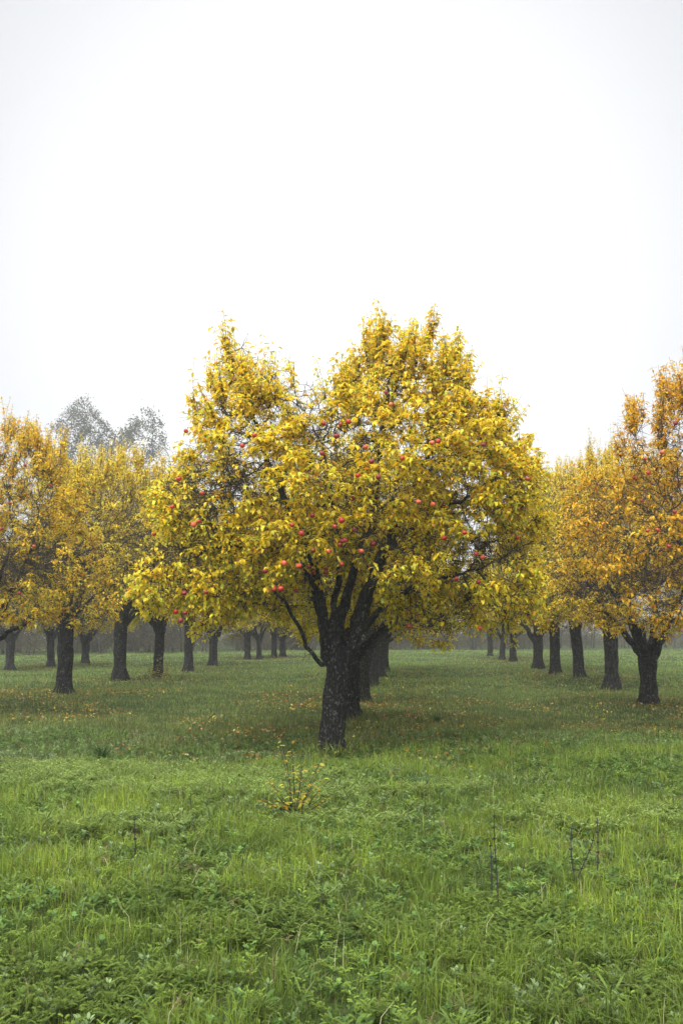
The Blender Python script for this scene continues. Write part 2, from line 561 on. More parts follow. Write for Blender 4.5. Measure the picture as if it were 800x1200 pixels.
def bark_rough(seed, flare_n=0):
    r = np.random.RandomState(seed); ph = r.rand(6) * 6.28

    def f(i, th, P):
        z = P[:, 2][:, None]
        v = 1 + .06 * np.sin(3 * th + ph[0] + z * 1.7) + .05 * np.sin(5 * th + ph[1] - z * 3.1) + .035 * np.sin(9 * th + ph[2] + 5 * z) + .03 * np.sin(14 * z + ph[3] + 2 * th)
        u_ = (np.cos(th) * .9 + 3) ; w_ = (np.sin(th) * .9 + 3)
        fis = np.abs(fbm(u_ * 1.0 + z * .12, w_ * 1.0 + z * .16, .16, seed) - .5) * 2
        v = v + (fis - .3) * .22 + (fbm(u_ + z * .9, w_ - z * .7, .4, seed + 3) - .5) * .22
        if flare_n:
            v = v + np.clip(.28 - z, 0, 1) * (.8 + .8 * np.sin(flare_n * th + ph[4])) * 1.3
        return v
    return f


def chains(sk, sel):
    """polylines over the selected nodes; each starts at the node that carries it"""
    P, par, R, key = sk['P'], sk['par'], sk['R'], sk['key']
    n = len(P)
    kids = [[] for _ in range(n)]
    for i in range(1, n): kids[par[i]].append(i)
    used = np.zeros(n, bool)
    out = []
    for i in range(n):
        if not sel[i] or used[i]: continue
        ch = [par[i], i] if par[i] >= 0 else [i]
        rad = [R[i], R[i]] if par[i] >= 0 else [R[i]]
        used[i] = True
        cur = i
        while True:
            k = [c for c in kids[cur] if sel[c] and not used[c]]
            if not k: break
            c = max(k, key=lambda q: R[q] + (1 if sk['given'][q] else 0))
            ch.append(c); rad.append(R[c]); used[c] = True; cur = c
        if len(ch) > 1: out.append((ch, rad))
    return out


def tree_meshes(name, sk, m_bark, n_limbs, seed, shoot_cfg, weights, thin=.016):
    P, R, key, rs = sk['P'], sk['R'], sk['key'], sk['rs']
    n = len(P)
    is_thin = (R < thin) & ~sk['given']
    is_trunk = (key == 0) & ~is_thin
    # trunk
    tb = MB()
    for ch, rad in chains(sk, is_trunk):
        big = max(rad) > .08
        tube(tb, P[ch], rad, 44 if big else 8, 0, rough=bark_rough(seed, 5) if big else None)
    out = dict(trunk=tb.mesh(name + '_trunk', [m_bark], color=False), limbs=[])
    for li in range(1, n_limbs + 1):
        sel = (key == li) & ~is_thin
        if not sel.any(): continue
        lb = MB()
        for ch, rad in chains(sk, sel):
            rr = np.array(rad, float)
            if ch[0] < sk['ntrunk']: rr[0] = rr[1] * 1.15
            tube(lb, P[ch], rr, 14 if max(rad) > .05 else (8 if max(rad) > .025 else 6), 0, rough=bark_rough(seed + li) if max(rad) > .03 else None)
        out['limbs'].append(lb.mesh(name + '_limb', [m_bark], color=False))
    # crown: thin wood, lichen twigs, shoots, leaves
    cb = MB()
    for ch, rad in chains(sk, is_thin):
        tube(cb, P[ch], np.maximum(rad, .003), 4, 1)
    lobes = sk['lobes']
    cen = np.mean([c for c, r in lobes], axis=0)
    zmin = P[is_thin][:, 2].min(); zmax = P[:, 2].max()
    cand = np.where((R < shoot_cfg.get('rmax', .013)) & ~sk['given'])[0]
    dep = depth_in(P[cand], lobes)
    bare = shoot_cfg.get('bare')
    prob = np.clip(1.15 - 1.9 * dep, .04, 1) * shoot_cfg['density']
    bz = np.zeros(len(cand))
    if bare is not None:
        for c, r, f in bare:
            q = (((P[cand] - np.array(c)) / np.array(r)) ** 2).sum(1)
            bz = np.maximum(bz, np.clip(1.3 - q, 0, 1) * f)
        prob *= 1 - bz
    q3 = P[cand]
    cl3 = (fbm(q3[:, 0] + .6 * q3[:, 2], q3[:, 1] + 9, .42, seed) + fbm(q3[:, 0] - .3 * q3[:, 1] + 20, q3[:, 2] + 5, .42, seed + 9)) / 2
    if shoot_cfg.get('front'): prob = prob * np.clip(1 - .5 * q3[:, 1], .75, 1.5)
    prob = prob * np.clip((cl3 - .41) / .09, .12, 1.55)
    nsh = rs.poisson(prob)
    idx = np.repeat(cand, nsh)
    S = P[idx]; m = len(S)
    zrel = np.clip((S[:, 2] - zmin) / (zmax - zmin), 0, 1)
    outd = S - cen; outd[:, 2] *= .5
    outd /= np.linalg.norm(outd, axis=1)[:, None] + 1e-9
    topness = np.clip((zrel - .45) / .4, 0, 1) * np.clip(1.2 - depth_in(S, lobes) * 2.5, 0, 1)
    D = outd * (.55 - .4 * topness)[:, None] + rs.normal(0, .42, (m, 3)) * (1 - .72 * topness)[:, None]
    D[:, 2] += -.12 + 1.7 * topness
    D /= np.linalg.norm(D, axis=1)[:, None] + 1e-9
    Ls = (.10 + .17 * rs.rand(m)) * (1 + 1.5 * topness * rs.rand(m)) * shoot_cfg.get('len', 1)
    long_ = (rs.rand(m) < .04) & (topness > .5)
    Ls[long_] = rs.uniform(.42, .72, long_.sum())
    D[long_] = D[long_] * .22 + np.array((0, 0, 1.0)); D[long_] /= np.linalg.norm(D[long_], axis=1)[:, None]
    k = 5
    t = np.linspace(0, 1, k)
    bend = rs.normal(0, .12, (m, 3)); bend[:, 2] += np.where(topness > .4, .12, -.30)
    L3 = S[:, None] + Ls[:, None, None] * (D[:, None] * t[None, :, None] + bend[:, None] * (t ** 2)[None, :, None])
    # shoots as three-sided tubes, all at once
    th = np.arange(3) * 2 * pi / 3
    side = np.cross(D, [0.3, .2, 1]); side /= np.linalg.norm(side, axis=1)[:, None] + 1e-9
    s2 = np.cross(D, side)
    ring = side[:, None] * np.cos(th)[None, :, None] + s2[:, None] * np.sin(th)[None, :, None]
    rad = (.0042 * (1 - .55 * t))[None, :, None, None]
    V = (L3[:, :, None] + ring[:, None] * rad).reshape(-1, 3)
    o = (np.arange(m) * k * 3)[:, None, None, None] + (np.arange(k - 1) * 3)[None, :, None, None]
    q = np.array([(0, 1, 4, 3), (1, 2, 5, 4), (2, 0, 3, 5)])[None, None]
    cb.add(V, (o + q).reshape(-1, 4), None, 1)
    # bare lichen-grey twigs, dense where the crown has lost its leaves
    cw = np.where((R < .03) & ~((sk['key'] == 0) & (R > .02)))[0]
    pt = np.full(len(cw), shoot_cfg.get('twigs', .5))
    if bare is not None:
        for c, r, f in bare:
            qq = (((P[cw] - np.array(c)) / np.array(r)) ** 2).sum(1)
            pt = pt + np.clip(1.3 - qq, 0, 1) * 3.2
    ti = np.repeat(cw, rs.poisson(pt)); mt = len(ti)
    TD = rs.normal(0, 1, (mt, 3)); TD[:, 2] -= .25; TD /= np.linalg.norm(TD, axis=1)[:, None]
    TL = .08 + .22 * rs.rand(mt)
    B0 = P[ti]; B1 = B0 + TD * TL[:, None] * .5 + rs.normal(0, .012, (mt, 3)); B2 = B0 + TD * TL[:, None] + rs.normal(0, .03, (mt, 3))
    L3b = np.stack([B0, B1, B2], 1)
    side = np.cross(TD, [0.31, .2, 1]); side /= np.linalg.norm(side, axis=1)[:, None] + 1e-9
    s2 = np.cross(TD, side)
    ring = side[:, None] * np.cos(th)[None, :, None] + s2[:, None] * np.sin(th)[None, :, None]
    V = (L3b[:, :, None] + ring[:, None] * np.array((.0042, .003, .0014))[None, :, None, None]).reshape(-1, 3)
    o = (np.arange(mt) * 9)[:, None, None, None] + (np.arange(2) * 3)[None, :, None, None]
    cb.add(V, (o + q).reshape(-1, 4), None, 1)
    # leaves along the shoots
    sp = shoot_cfg.get('spacing', .028)
    nl = np.maximum(3, (Ls / sp).astype(int)) + 2
    si = np.repeat(np.arange(m), nl)
    tt = rs.rand(len(si)) ** .75
    base = S[si] + Ls[si, None] * (D[si] * tt[:, None] + bend[si] * (tt ** 2)[:, None])
    ld = rs.normal(0, 1, (len(si), 3)); ld -= D[si] * (ld * D[si]).sum(1)[:, None] * .75
    ld /= np.linalg.norm(ld, axis=1)[:, None]
    ld[:, 2] = ld[:, 2] * .30 + .34 - .25 * (1 - zrel[si])
    ld /= np.linalg.norm(ld, axis=1)[:, None]
    upv = np.tile([0, 0, 1.0], (len(si), 1)) + rs.normal(0, .18, (len(si), 3))
    LL = (.046 + .058 * rs.rand(len(si))) * shoot_cfg.get('leaf', 1) * (1 - .35 * (tt > .93))
    WW = LL * (.35 + .15 * rs.rand(len(si)))
    cu = .8 + 1.1 * rs.rand(len(si))
    pc = rs.rand(len(si)) < .12
    cu[pc] = 2.4
    base2 = base + ld * .008
    col = leaf_colors(rs, len(si), base, zrel[si], weights)
    leaf_batch(cb, base2, ld, upv, LL, WW, cu, col, 0, fold=.32)
    out['crown'] = cb.mesh(name + '_crown', [M_LEAF, M_TWIG])
    out['leafpts'] = base2[::2]
    out['nleaves'] = len(si)
    return out


def apple_mesh(name, mat, seed):
    r = np.random.RandomState(seed)
    b = MB()
    nu, nv = 14, 9
    v = []
    for j in range(nv):
        ph = -pi / 2 + pi * (j + .0) / (nv - 1)
        rr = .037 * (cos(ph) ** .9 if cos(ph) > 1e-6 else 0) * (1 + .06 * sin(ph))
        zz = .034 * sin(ph)
        if j >= nv - 2: zz -= .006 * (j - nv + 3)
        if j == 0: zz += .005
        for i in range(nu):
            t = 2 * pi * i / nu
            k = 1 + .03 * sin(2 * t + 1) + .02 * sin(5 * t) * (-sin(ph))
            v.append((rr * k * cos(t), rr * k * sin(t), zz))
    q = [(j * nu + i, j * nu + (i + 1) % nu, (j + 1) * nu + (i + 1) % nu, (j + 1) * nu + i) for j in range(nv - 1) for i in range(nu)]
    b.add(v, q, None, 0)
    tube(b, [(0, 0, .018), (.002, 0, .04), (.006, .001, .058)], [.0018, .0015, .002], 5, 1)
    return b.mesh(name, [mat, M_TWIG], color=False)


APPLES = [apple_mesh('apple', M_APPLE, 1), apple_mesh('apple', M_APPLE2, 2), apple_mesh('apple', M_APPLE3, 3), apple_mesh('apple', M_APPLE, 4)]


def build_tree(kind, meshes, label, group='apple trees of the orchard', loc=(0, 0, 0), rz=0, s=1.0, sz=1.0, tint=(1, 1, 1), name='apple_tree', cat='tree'):
    root = link(name, None, None, label, cat, group)
    root.location = loc; root.rotation_euler = (0, 0, rz); root.scale = (s, s, s * sz)
    tr = link('trunk', meshes['trunk'], root)
    for lm in meshes['limbs']: link('limb', lm, tr)
    cr = link('crown', meshes['crown'], root)
    cr.color = (*(tint if tint != (1, 1, 1) or kind == 'main' else (.90, .89, .8)), 1)
    return root


def mat_of(loc, rz, s, sz):
    return Matrix.Translation(Vector(loc)) @ Matrix.Rotation(rz, 4, 'Z') @ Matrix.Diagonal((s, s, s * sz, 1))


def hang_apples(root, M, leafpts, pixels, seed, tol=.10, scale=1.0):
    """fruit hangs among the outermost leaves of the tree along each sight line"""
    rs = random.Random(seed)
    Mn = np.array(M)
    W = leafpts @ Mn[:3, :3].T + Mn[:3, 3]
    cam_p = np.array((0, 0, CAM_H))
    Mi = M.inverted()
    k = 0
    for (u, v) in pixels:
        d = ray(u, v)
        rel = W - cam_p
        t = rel @ d
        perp = np.linalg.norm(rel - t[:, None] * d, axis=1)
        sel = t[perp < tol]
        if len(sel) < 2: sel = t[perp < tol * 2.2]
        if len(sel) < 2: continue
        ts = np.sort(sel)[0] - .02
        p = cam_p + d * ts
        q = Mi @ Vector(p)
        o = link('apple', APPLES[rs.choice([0, 0, 0, 1, 1, 2, 3])], root)
        o.location = q
        o.rotation_euler = (rs.uniform(-.5, .5), rs.uniform(-.5, .5), rs.uniform(0, 6.28))
        f = rs.uniform(.72, 1.0) * scale / M.to_scale()[0]
        o.scale = (f, f, f)
        k += 1
    return k


# ------------------------------------------------------------------ the big apple tree in the middle
MB0 = on_ground(391, 884)
MD = MB0[1]


def L3(u, v, dy=0.0):
    p = at_depth(u, v, MD + dy) - MB0
    return p


def lim(pts, f=1.0):
    return ([L3(u, v, dy) for u, v, dy, r in pts], [r * (f if i else 1) for i, (u, v, dy, r) in enumerate(pts)])


main_trunk = lim([(391, 888, 0, .155), (390, 868, 0, .142), (391, 840, 0, .138), (393, 815, 0, .142), (396, 795, 0, .148), (396, 778, 0, .135), (393, 760, 0, .11), (392, 738, 0, .09)])
main_limbs = [
    lim([(391, 785, 0, .12), (381, 752, -.03, .098), (378, 722, -.05, .092), (374, 692, -.05, .085), (366, 655, .0, .072), (348, 612, .05, .058), (326, 570, .1, .047), (306, 520, .1, .036), (292, 465, .1, .022)], .80),
    lim([(398, 790, 0, .12), (414, 757, -.05, .100), (424, 722, -.08, .095), (434, 688, -.08, .088), (446, 652, -.05, .078), (459, 625, 0, .070), (482, 582, .1, .055), (500, 535, .15, .040), (512, 480, .15, .022)], .80),
    lim([(394, 762, .05, .10), (398, 726, .15, .085), (408, 690, .2, .075), (420, 655, .25, .065), (436, 600, .25, .052), (446, 530, .2, .038), (456, 450, .15, .020)], .80),
    lim([(388, 745, -.05, .07), (391, 712, -.16, .052), (400, 672, -.3, .045), (398, 630, -.5, .036), (385, 575, -.75, .026), (378, 520, -.85, .015)], .80),
    lim([(381, 784, -.03, .045), (372, 774, -.12, .036), (361, 757, -.2, .033), (351, 738, -.25, .031), (343, 716, -.28, .028), (333, 702, -.3, .024), (322, 693, -.3, .018), (309, 688, -.32, .012)], .80),
    lim([(424, 742, -.1, .06), (438, 722, -.2, .045), (456, 703, -.28, .040), (478, 690, -.32, .034), (505, 681, -.35, .030), (535, 673, -.35, .022), (568, 664, -.35, .014)], .80),
    lim([(379, 722, -.05, .06), (372, 692, -.22, .045), (358, 668, -.4, .040), (330, 650, -.6, .033), (295, 640, -.8, .027), (255, 640, -.95, .020), (220, 655, -1.0, .012)], .80),
    lim([(402, 770, .1, .06), (412, 735, .4, .05), (424, 695, .8, .042), (448, 650, 1.2, .036), (470, 600, 1.5, .025)], .80),
    lim([(388, 765, .1, .06), (378, 735, .4, .05), (364, 690, .8, .042), (340, 640, 1.3, .034), (315, 600, 1.6, .025)], .80),
    lim([(440, 672, -.1, .055), (458, 640, -.35, .044), (490, 612, -.6, .036), (530, 590, -.8, .026), (565, 575, -.9, .015)], .80),
]


def lobe(u, v, dy, ru, rv, ry):
    return (tuple(L3(u, v, dy)), (ru / 91.0, ry, rv / 91.0))


main_lobes = [
    lobe(466, 506, .1, 80, 108, 1.2), lobe(306, 517, .1, 88, 90, 1.2), lobe(385, 575, -.5, 95, 78, 1.5),
    lobe(545, 575, .0, 85, 92, 1.5), lobe(455, 590, .9, 120, 100, 1.2), lobe(300, 600, .9, 120, 90, 1.2),
    lobe(238, 600, 0, 62, 70, 1.2), lobe(205, 675, -.2, 48, 46, 1.0), lobe(250, 690, -.2, 55, 45, .9), lobe(560, 660, -.1, 72, 62, 1.1),
    lobe(590, 600, .3, 46, 66, 1.0), lobe(335, 650, -.6, 60, 42, .9), lobe(474, 462, 0, 54, 70, .9), lobe(462, 408, .1, 26, 40, .5), lobe(270, 440, .1, 34, 36, .5), lobe(512, 425, .1, 26, 34, .5), lobe(434, 478, -.1, 38, 54, .8), lobe(342, 530, 0, 40, 44, .8), lobe(515, 480, 0, 44, 58, .8), lobe(500, 700, .6, 60, 36, .9),
    lobe(290, 690, .8, 60, 40, .9), lobe(450, 560, -.9, 80, 70, .9),
    lobe(305, 555, -.9, 62, 70, .7), lobe(400, 520, -.8, 60, 58, .8), lobe(505, 535, -.9, 66, 66, .8), lobe(350, 490, -.4, 42, 44, .7), lobe(540, 505, -.1, 46, 52, .9), lobe(596, 560, .1, 38, 42, .9),
    lobe(395, 655, -1.2, 75, 36, .5), lobe(460, 655, -1.1, 50, 36, .45),
    lobe(430, 615, -1.0, 70, 44, .6), lobe(360, 625, -1.1, 62, 46, .6), lobe(520, 610, -.9, 55, 50, .6),
    lobe(590, 690, .3, 48, 50, .9), lobe(525, 715, .3, 46, 34, .8),
]


def main_hollow(q):
    # open vase round the fork: nothing grows in front of the limbs low down
    u = (q[:, 0]); z = q[:, 2]
    a = np.abs(u - .15) < .62
    return (a & (z < 2.15) & (q[:, 1] < .8)) | ((np.abs(u) < .3) & (z < 2.45) & (q[:, 1] < .5))


sk = skeleton(11, main_trunk, main_limbs, main_lobes, n_att=8400, step=.10, di=.8, dk=.165, hollow=main_hollow, iters=110)
bare_main = [(tuple(L3(262, 585, -.2)), (.62, 1.6, .62), .93), (tuple(L3(205, 645, 0)), (.6, 1.3, .45), .88), (tuple(L3(570, 640, -.2)), (.40, 1.1, .40), .75),
             (tuple(L3(515, 510, -.2)), (.22, 1.0, .24), .6), (tuple(L3(450, 600, .6)), (.5, .8, .5), .5)]
main = tree_meshes('main', sk, M_BARK, len(main_limbs), 3, dict(density=3.3, bare=bare_main, twigs=2.6, leaf=1.06, front=True), (.33, .21, .2, .12, .05, .04, .05))
print('main nodes', len(sk['P']), 'leaves', main['nleaves'])
main_loc = tuple(MB0)
main_root = build_tree('main', main, 'large yellow apple tree in the centre with a forked dark trunk and many red apples', loc=main_loc)

AP_MAIN = [(311, 669), (333, 660), (350, 663), (362, 664), (367, 671), (382, 671), (400, 661), (321, 690), (329, 690), (347, 692), (385, 646), (423, 646), (534, 678), (479, 734), (367, 645),
           (218, 505), (284, 522), (298, 510), (379, 496), (394, 511), (399, 497), (408, 494), (428, 524), (452, 460), (458, 474), (506, 519), (513, 517), (566, 521), (377, 531), (419, 557), (443, 559),
           (413, 584), (490, 588), (507, 591), (520, 630), (366, 604), (342, 615), (353, 625), (392, 617), (400, 610), (415, 621), (401, 634), (437, 637), (233, 611), (227, 615), (202, 594), (237, 578),
           (181, 626), (216, 695), (242, 694), (435, 541), (471, 537), (544, 624), (557, 649), (565, 653), (560, 682), (562, 736), (606, 630), (618, 561), (217, 718), (212, 727), (206, 717), (210, 561), (382, 667), (404, 633), (398, 638)]
n = hang_apples(main_root, mat_of(main_loc, 0, 1, 1), main['leafpts'], AP_MAIN, 5)
print('apples', n)

# ------------------------------------------------------------------ other orchard trees: five grown forms, copied
def make_variant(i, seed, hT, rT, nl, spread, ztop, lean=0.0, low=1.38, n_att=3400, weights=(.48, .17, .22, .10, .015, .04, .04), dens=3.1):
    r = random.Random(seed)
    trunk = ([(0, 0, -.06), (0, 0, .12), (lean * .3, 0, hT * .5), (lean, 0.02, hT), (lean * 1.2, 0, hT + .3)], [rT * 1.08, rT, rT * .93, rT * .98, rT * .7])
    limbs = []
    ph = r.uniform(0, 6.28)
    for k in range(nl):
        az = ph + 2 * pi * k / nl + r.uniform(-.35, .35)
        z0 = hT * r.uniform(.72, 1.0)
        rr = rT * r.uniform(.42, .62)
        el = r.uniform(.9, 1.2)
        pts = [(lean, 0, z0)]; rad = [rr * 1.1]
        p = np.array((lean, 0, z0)); seg = .45
        for s in range(6):
            p = p + seg * np.array((cos(az) * cos(el), sin(az) * cos(el), sin(el))) * (1.0 if s < 4 else .8)
            pts.append(tuple(p)); rad.append(rr * (1 - .145 * (s + 1)))
            el += r.uniform(-.22, .16); az += r.uniform(-.3, .3)
        limbs.append((pts, rad))
    for k in range(2):                           # low side boughs
        az = r.uniform(0, 6.28)
        pts = [(lean, 0, hT * .9)]; p = np.array(pts[0]); el = .75; rad = [rT * .3]
        for s in range(5):
            p = p + .42 * np.array((cos(az) * cos(el), sin(az) * cos(el), sin(el)))
            pts.append(tuple(p)); rad.append(rT * (.26 - .058 * s)); el -= .12
        limbs.append((pts, rad))
    zc = (low + ztop) / 2
    lobes = [((lean, 0, zc + .35), (spread * .72, spread * .72, (ztop - low) / 2 - .3))]
    for k in range(7):
        az = ph + 2 * pi * k / 7 + r.uniform(-.3, .3)
        rr = r.uniform(.8, 1.15)
        rd = spread - rr * .85
        lobes.append(((lean + rd * cos(az), rd * sin(az), r.uniform(low + rr * .75, low + 1.7)), (rr, rr, rr * .85)))
    for k in range(4):
        az = r.uniform(0, 6.28); rd = r.uniform(.3, .55) * spread
        rr = r.uniform(.7, .95)
        lobes.append(((lean + rd * cos(az), rd * sin(az), ztop - rr * 1.05 - r.uniform(.1, .7)), (rr, rr, rr * .95)))

    def hollow(q):
        d = np.hypot(q[:, 0] - lean, q[:, 1])
        return (q[:, 2] < low + .25) & (d < 1.05)
    s_ = skeleton(seed, trunk, limbs, lobes, n_att=n_att, step=.12, di=.9, dk=.2, hollow=hollow)
    bz = []
    for k in range(8):
        az = k * .785 + r.uniform(-.3, .3)
        bz.append(((cos(az) * spread * .62, sin(az) * spread * .62, r.uniform(low + .6, low + 1.5)), (.8, .8, r.uniform(.4, .6)), r.uniform(.75, .97)))
    bz.append(((0, 0, low + 1.0), (1.3, 1.3, .7), .8))
    return tree_meshes('form', s_, M_BARK, len(limbs), seed, dict(density=dens, bare=bz, twigs=2.6), weights)


V = [
    make_variant(0, 21, 1.25, .172, 4, 2.55, 5.15),
    make_variant(1, 32, 1.55, .172, 3, 2.45, 5.0, low=1.7),
    make_variant(2, 43, 1.05, .18, 5, 2.6, 5.3, weights=(.38, .24, .16, .10, .05, .04, .05)),
    make_variant(3, 54, 1.2, .158, 4, 2.4, 4.9, lean=.12),
]
for v_ in V: print('variant leaves', v_['nleaves'])

G_L, G_R, G_C, G_F = 'apple trees of the row on the left', 'apple trees of the row on the right', 'apple trees of the middle row', 'apple trees of the rows far left'
# (pixel of the trunk's foot, form, turn, size, height factor, tint, group, label)
TREES = [
    ((-28, 834), 2, 0.6, 1.0, 1.0, (.92, .84, .8), G_L, 'apple tree cut off by the left edge of the view, orange yellow boughs'),
    ((75, 813), 1, 2.3, 1.08, 1.04, (1, 1, 1), G_L, 'apple tree with a thick straight black trunk, lowest of those left of the big one'),
    ((140, 798), 0, 4.0, 1.1, 1.18, (1, 1, 1), G_L, 'apple tree whose thick trunk splits in two, standing next right of the straight black trunk'),
    ((185, 794), 3, 1.2, .95, 1.3, (.95, 1.03, 1), G_L, 'slim apple tree with leafy suckers round the foot of its trunk'),
    ((221, 787), 1, 5.2, 1.05, 1.2, (1, 1, 1), G_L, 'apple tree with a short reddish trunk just right of the sucker ringed one'),
    ((250, 781), 2, 3.3, 1.05, 1.12, (1, 1.02, 1), G_L, 'apple tree with a dark leaning trunk midway between the left row and the big tree'),
    ((290, 774), 0, 1.0, .95, 1.0, (1, 1, 1), G_L, 'hazy apple tree, first from the left of four close trunks'),
    ((304, 773), 3, 2.0, .85, 1.0, (1, 1, 1), G_L, 'hazy thin apple tree, second from the left of four close trunks'),
    ((321, 771), 1, 3.9, .92, 1.0, (1, 1, 1), G_L, 'hazy apple tree, third from the left of four close trunks'),
    ((331, 770), 2, 0.2, .95, 1.0, (1, 1, 1), G_L, 'hazy apple tree, fourth of four close trunks, nearest the big tree'),
    ((12, 785), 0, 5.6, .98, 1.0, (.98, .97, .9), G_F, 'apple tree with a dark trunk near the left picture edge behind the cut off tree'),
    ((60, 781), 3, 4.4, 1.0, 1.0, (1, 1, 1), G_F, 'apple tree with a v shaped trunk just left of and behind the straight black trunk'),
    ((100, 778), 2, 2.7, .95, .98, (.97, 1, 1), G_F, 'apple tree seen in the gap between the straight black trunk and the split one'),
    ((410, 842), 0, 2.4, .93, .92, (.95, 1, 1), G_C, 'apple tree directly behind the big central one, its trunk peeping out on the right'),
    ((424, 824), 3, 5.0, .95, .93, (.97, 1, 1), G_C, 'apple tree with flaring roots, third trunk of the middle row'),
    ((436, 805), 1, 0.9, .95, .95, (1, 1, 1), G_C, 'apple tree forming the fourth trunk of the middle row'),
    ((444, 794), 2, 3.6, .95, .95, (1, 1, 1), G_C, 'apple tree forming the fifth trunk of the middle row'),
    ((450, 786), 0, 4.8, .95, .95, (1, 1, 1), G_C, 'apple tree at the hazy far end of the middle row'),
    ((872, 856), 2, 1.8, 1.04, 1.03, (.90, .72, .6), G_R, 'apple tree cut by the right picture edge with orange tinged leaves and tall shoots'),
    ((760, 826), 2, 5.5, .98, .94, (.90, .82, .8), G_R, 'apple tree with a thick black v forked trunk, nearest whole trunk on the right'),
    ((717, 808), 0, 0.4, 1.08, 1.15, (1, 1, 1), G_R, 'apple tree with a wide y forked trunk, second trunk from the right'),
    ((679, 797), 3, 3.0, 1.1, 1.22, (1, 1, 1), G_R, 'apple tree with a stout upright trunk, third trunk from the right'),
    ((650, 790), 1, 1.6, 1.05, 1.2, (1, 1, 1), G_R, 'apple tree with a straight unforked trunk, fourth trunk from the right'),
    ((630, 784), 2, 4.1, 1.05, 1.12, (1, 1.02, 1), G_R, 'apple tree with a forked trunk, fifth trunk from the right'),
    ((601, 776), 0, 2.9, .95, 1.0, (1, 1, 1), G_R, 'hazy apple tree, sixth trunk from the right'),
    ((588, 773), 3, 0.5, .95, 1.0, (1, 1, 1), G_R, 'hazy apple tree, seventh trunk from the right'),
    ((574, 770), 1, 5.9, .95, 1.0, (1, 1, 1), G_R, 'grey hazy apple tree ending the right row beside the open grass lane'),
]
placed = []
for (px, vi, rz, s, szf, tint, grp, lab) in TREES:
    g = on_ground(*px)
    root = build_tree('t', V[vi], lab, grp, tuple(g), rz, s, szf, tint)
    placed.append((root, mat_of(tuple(g), rz, s, szf), vi))
hang_apples(placed[18][0], placed[18][1], V[2]['leafpts'], [(759, 554), (755, 538), (751, 587), (791, 496), (795, 568), (770, 621), (758, 622), (783, 640), (775, 530), (742, 560), (790, 600)], 7)
hang_apples(placed[19][0], placed[19][1], V[2]['leafpts'], [(757, 692), (745, 640), (722, 600), (735, 575), (720, 655), (768, 668)], 8)
hang_apples(placed[20][0], placed[20][1], V[0]['leafpts'], [(661, 572), (657, 628), (653, 634), (680, 610), (690, 650), (672, 545), (705, 590)], 9, .12)
hang_apples(placed[13][0], placed[13][1], V[0]['leafpts'], [(636, 585), (632, 650), (620, 650), (640, 676), (600, 690)], 9, .12)
hang_apples(placed[0][0], placed[0][1], V[2]['leafpts'], [(2, 620), (23, 695), (60, 569), (12, 590), (40, 640), (30, 545)], 10, .12)
hang_apples(placed[1][0], placed[1][1], V[1]['leafpts'], [(95, 600), (120, 650), (70, 660), (110, 575)], 12, .12)

# ------------------------------------------------------------------ two tall trees in the fog and the far wood
def tall_tree(seed, H, W_, n_att, leafy_n, scale_leaf=.11, dens=1.0):
    r = random.Random(seed)
    trunk = ([(0, 0, -.1), (.1, 0, H * .25), (.0, .1, H * .5), (.2, .1, H * .62)], [.34, .27, .2, .15])
    limbs = []
    for k in range(6):
        az = k * 1.05 + r.uniform(-.3, .3); el = r.uniform(.7, 1.1)
        p = np.array((.05, .05, H * r.uniform(.38, .58))); pts = [tuple(p)]; rad = [.13]
        for s in range(5):
            p = p + H * .075 * np.array((cos(az) * cos(el), sin(az) * cos(el), sin(el)))
            pts.append(tuple(p)); rad.append(.12 - .02 * s); az += r.uniform(-.4, .4); el += r.uniform(-.2, .2)
        limbs.append((pts, rad))
    lobes = []
    for k in range(11):
        az = r.uniform(0, 6.28); z = r.uniform(.52, .88) * H
        rd = r.uniform(.2, .8) * W_ * (1 - max(0, z / H - .7))
        rr = r.uniform(.26, .42) * W_
        lobes.append(((rd * cos(az), rd * sin(az), z), (rr, rr, rr * .95)))
    lobes.append(((0, 0, H * .86), (W_ * .4, W_ * .4, H * .13)))
    s_ = skeleton(seed, trunk, limbs, lobes, n_att=n_att, step=.22, di=2.0, dk=.38, r_tip=.008)
    P, R, rs = s_['P'], s_['R'], s_['rs']
    tb = MB()
    thick = (R > .045) | s_['given']
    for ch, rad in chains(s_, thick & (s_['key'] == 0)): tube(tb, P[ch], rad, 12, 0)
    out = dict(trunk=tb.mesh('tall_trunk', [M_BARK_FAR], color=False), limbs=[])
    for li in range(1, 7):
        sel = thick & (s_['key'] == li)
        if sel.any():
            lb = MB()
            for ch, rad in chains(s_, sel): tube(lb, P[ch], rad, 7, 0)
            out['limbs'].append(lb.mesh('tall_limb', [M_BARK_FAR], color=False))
    cb = MB()
    for ch, rad in chains(s_, ~thick): tube(cb, P[ch], np.maximum(rad, .012), 4, 1)
    cand = np.where(R < .03)[0]
    cl = fbm(P[cand][:, 0] + P[cand][:, 2], P[cand][:, 1] + P[cand][:, 2] * .6, 1.4, seed)
    cand = cand[cl > .47]
    idx = rs.choice(cand, leafy_n)
    b = P[idx] + rs.normal(0, .16, (leafy_n, 3))
    d = rs.normal(0, 1, (leafy_n, 3))
    LL = scale_leaf * (.7 + .6 * rs.rand(leafy_n))
    col = np.array((.075, .075, .035)) * (.6 + .8 * rs.rand(leafy_n))[:, None]
    leaf_batch(cb, b, d, rs.normal(0, 1, (leafy_n, 3)), LL, LL * .6, np.full(leafy_n, .6), col, 0)
    out['crown'] = cb.mesh('tall_crown', [M_OLEAF, M_TWIG])
    out['mb'] = (tb, cb)
    return out


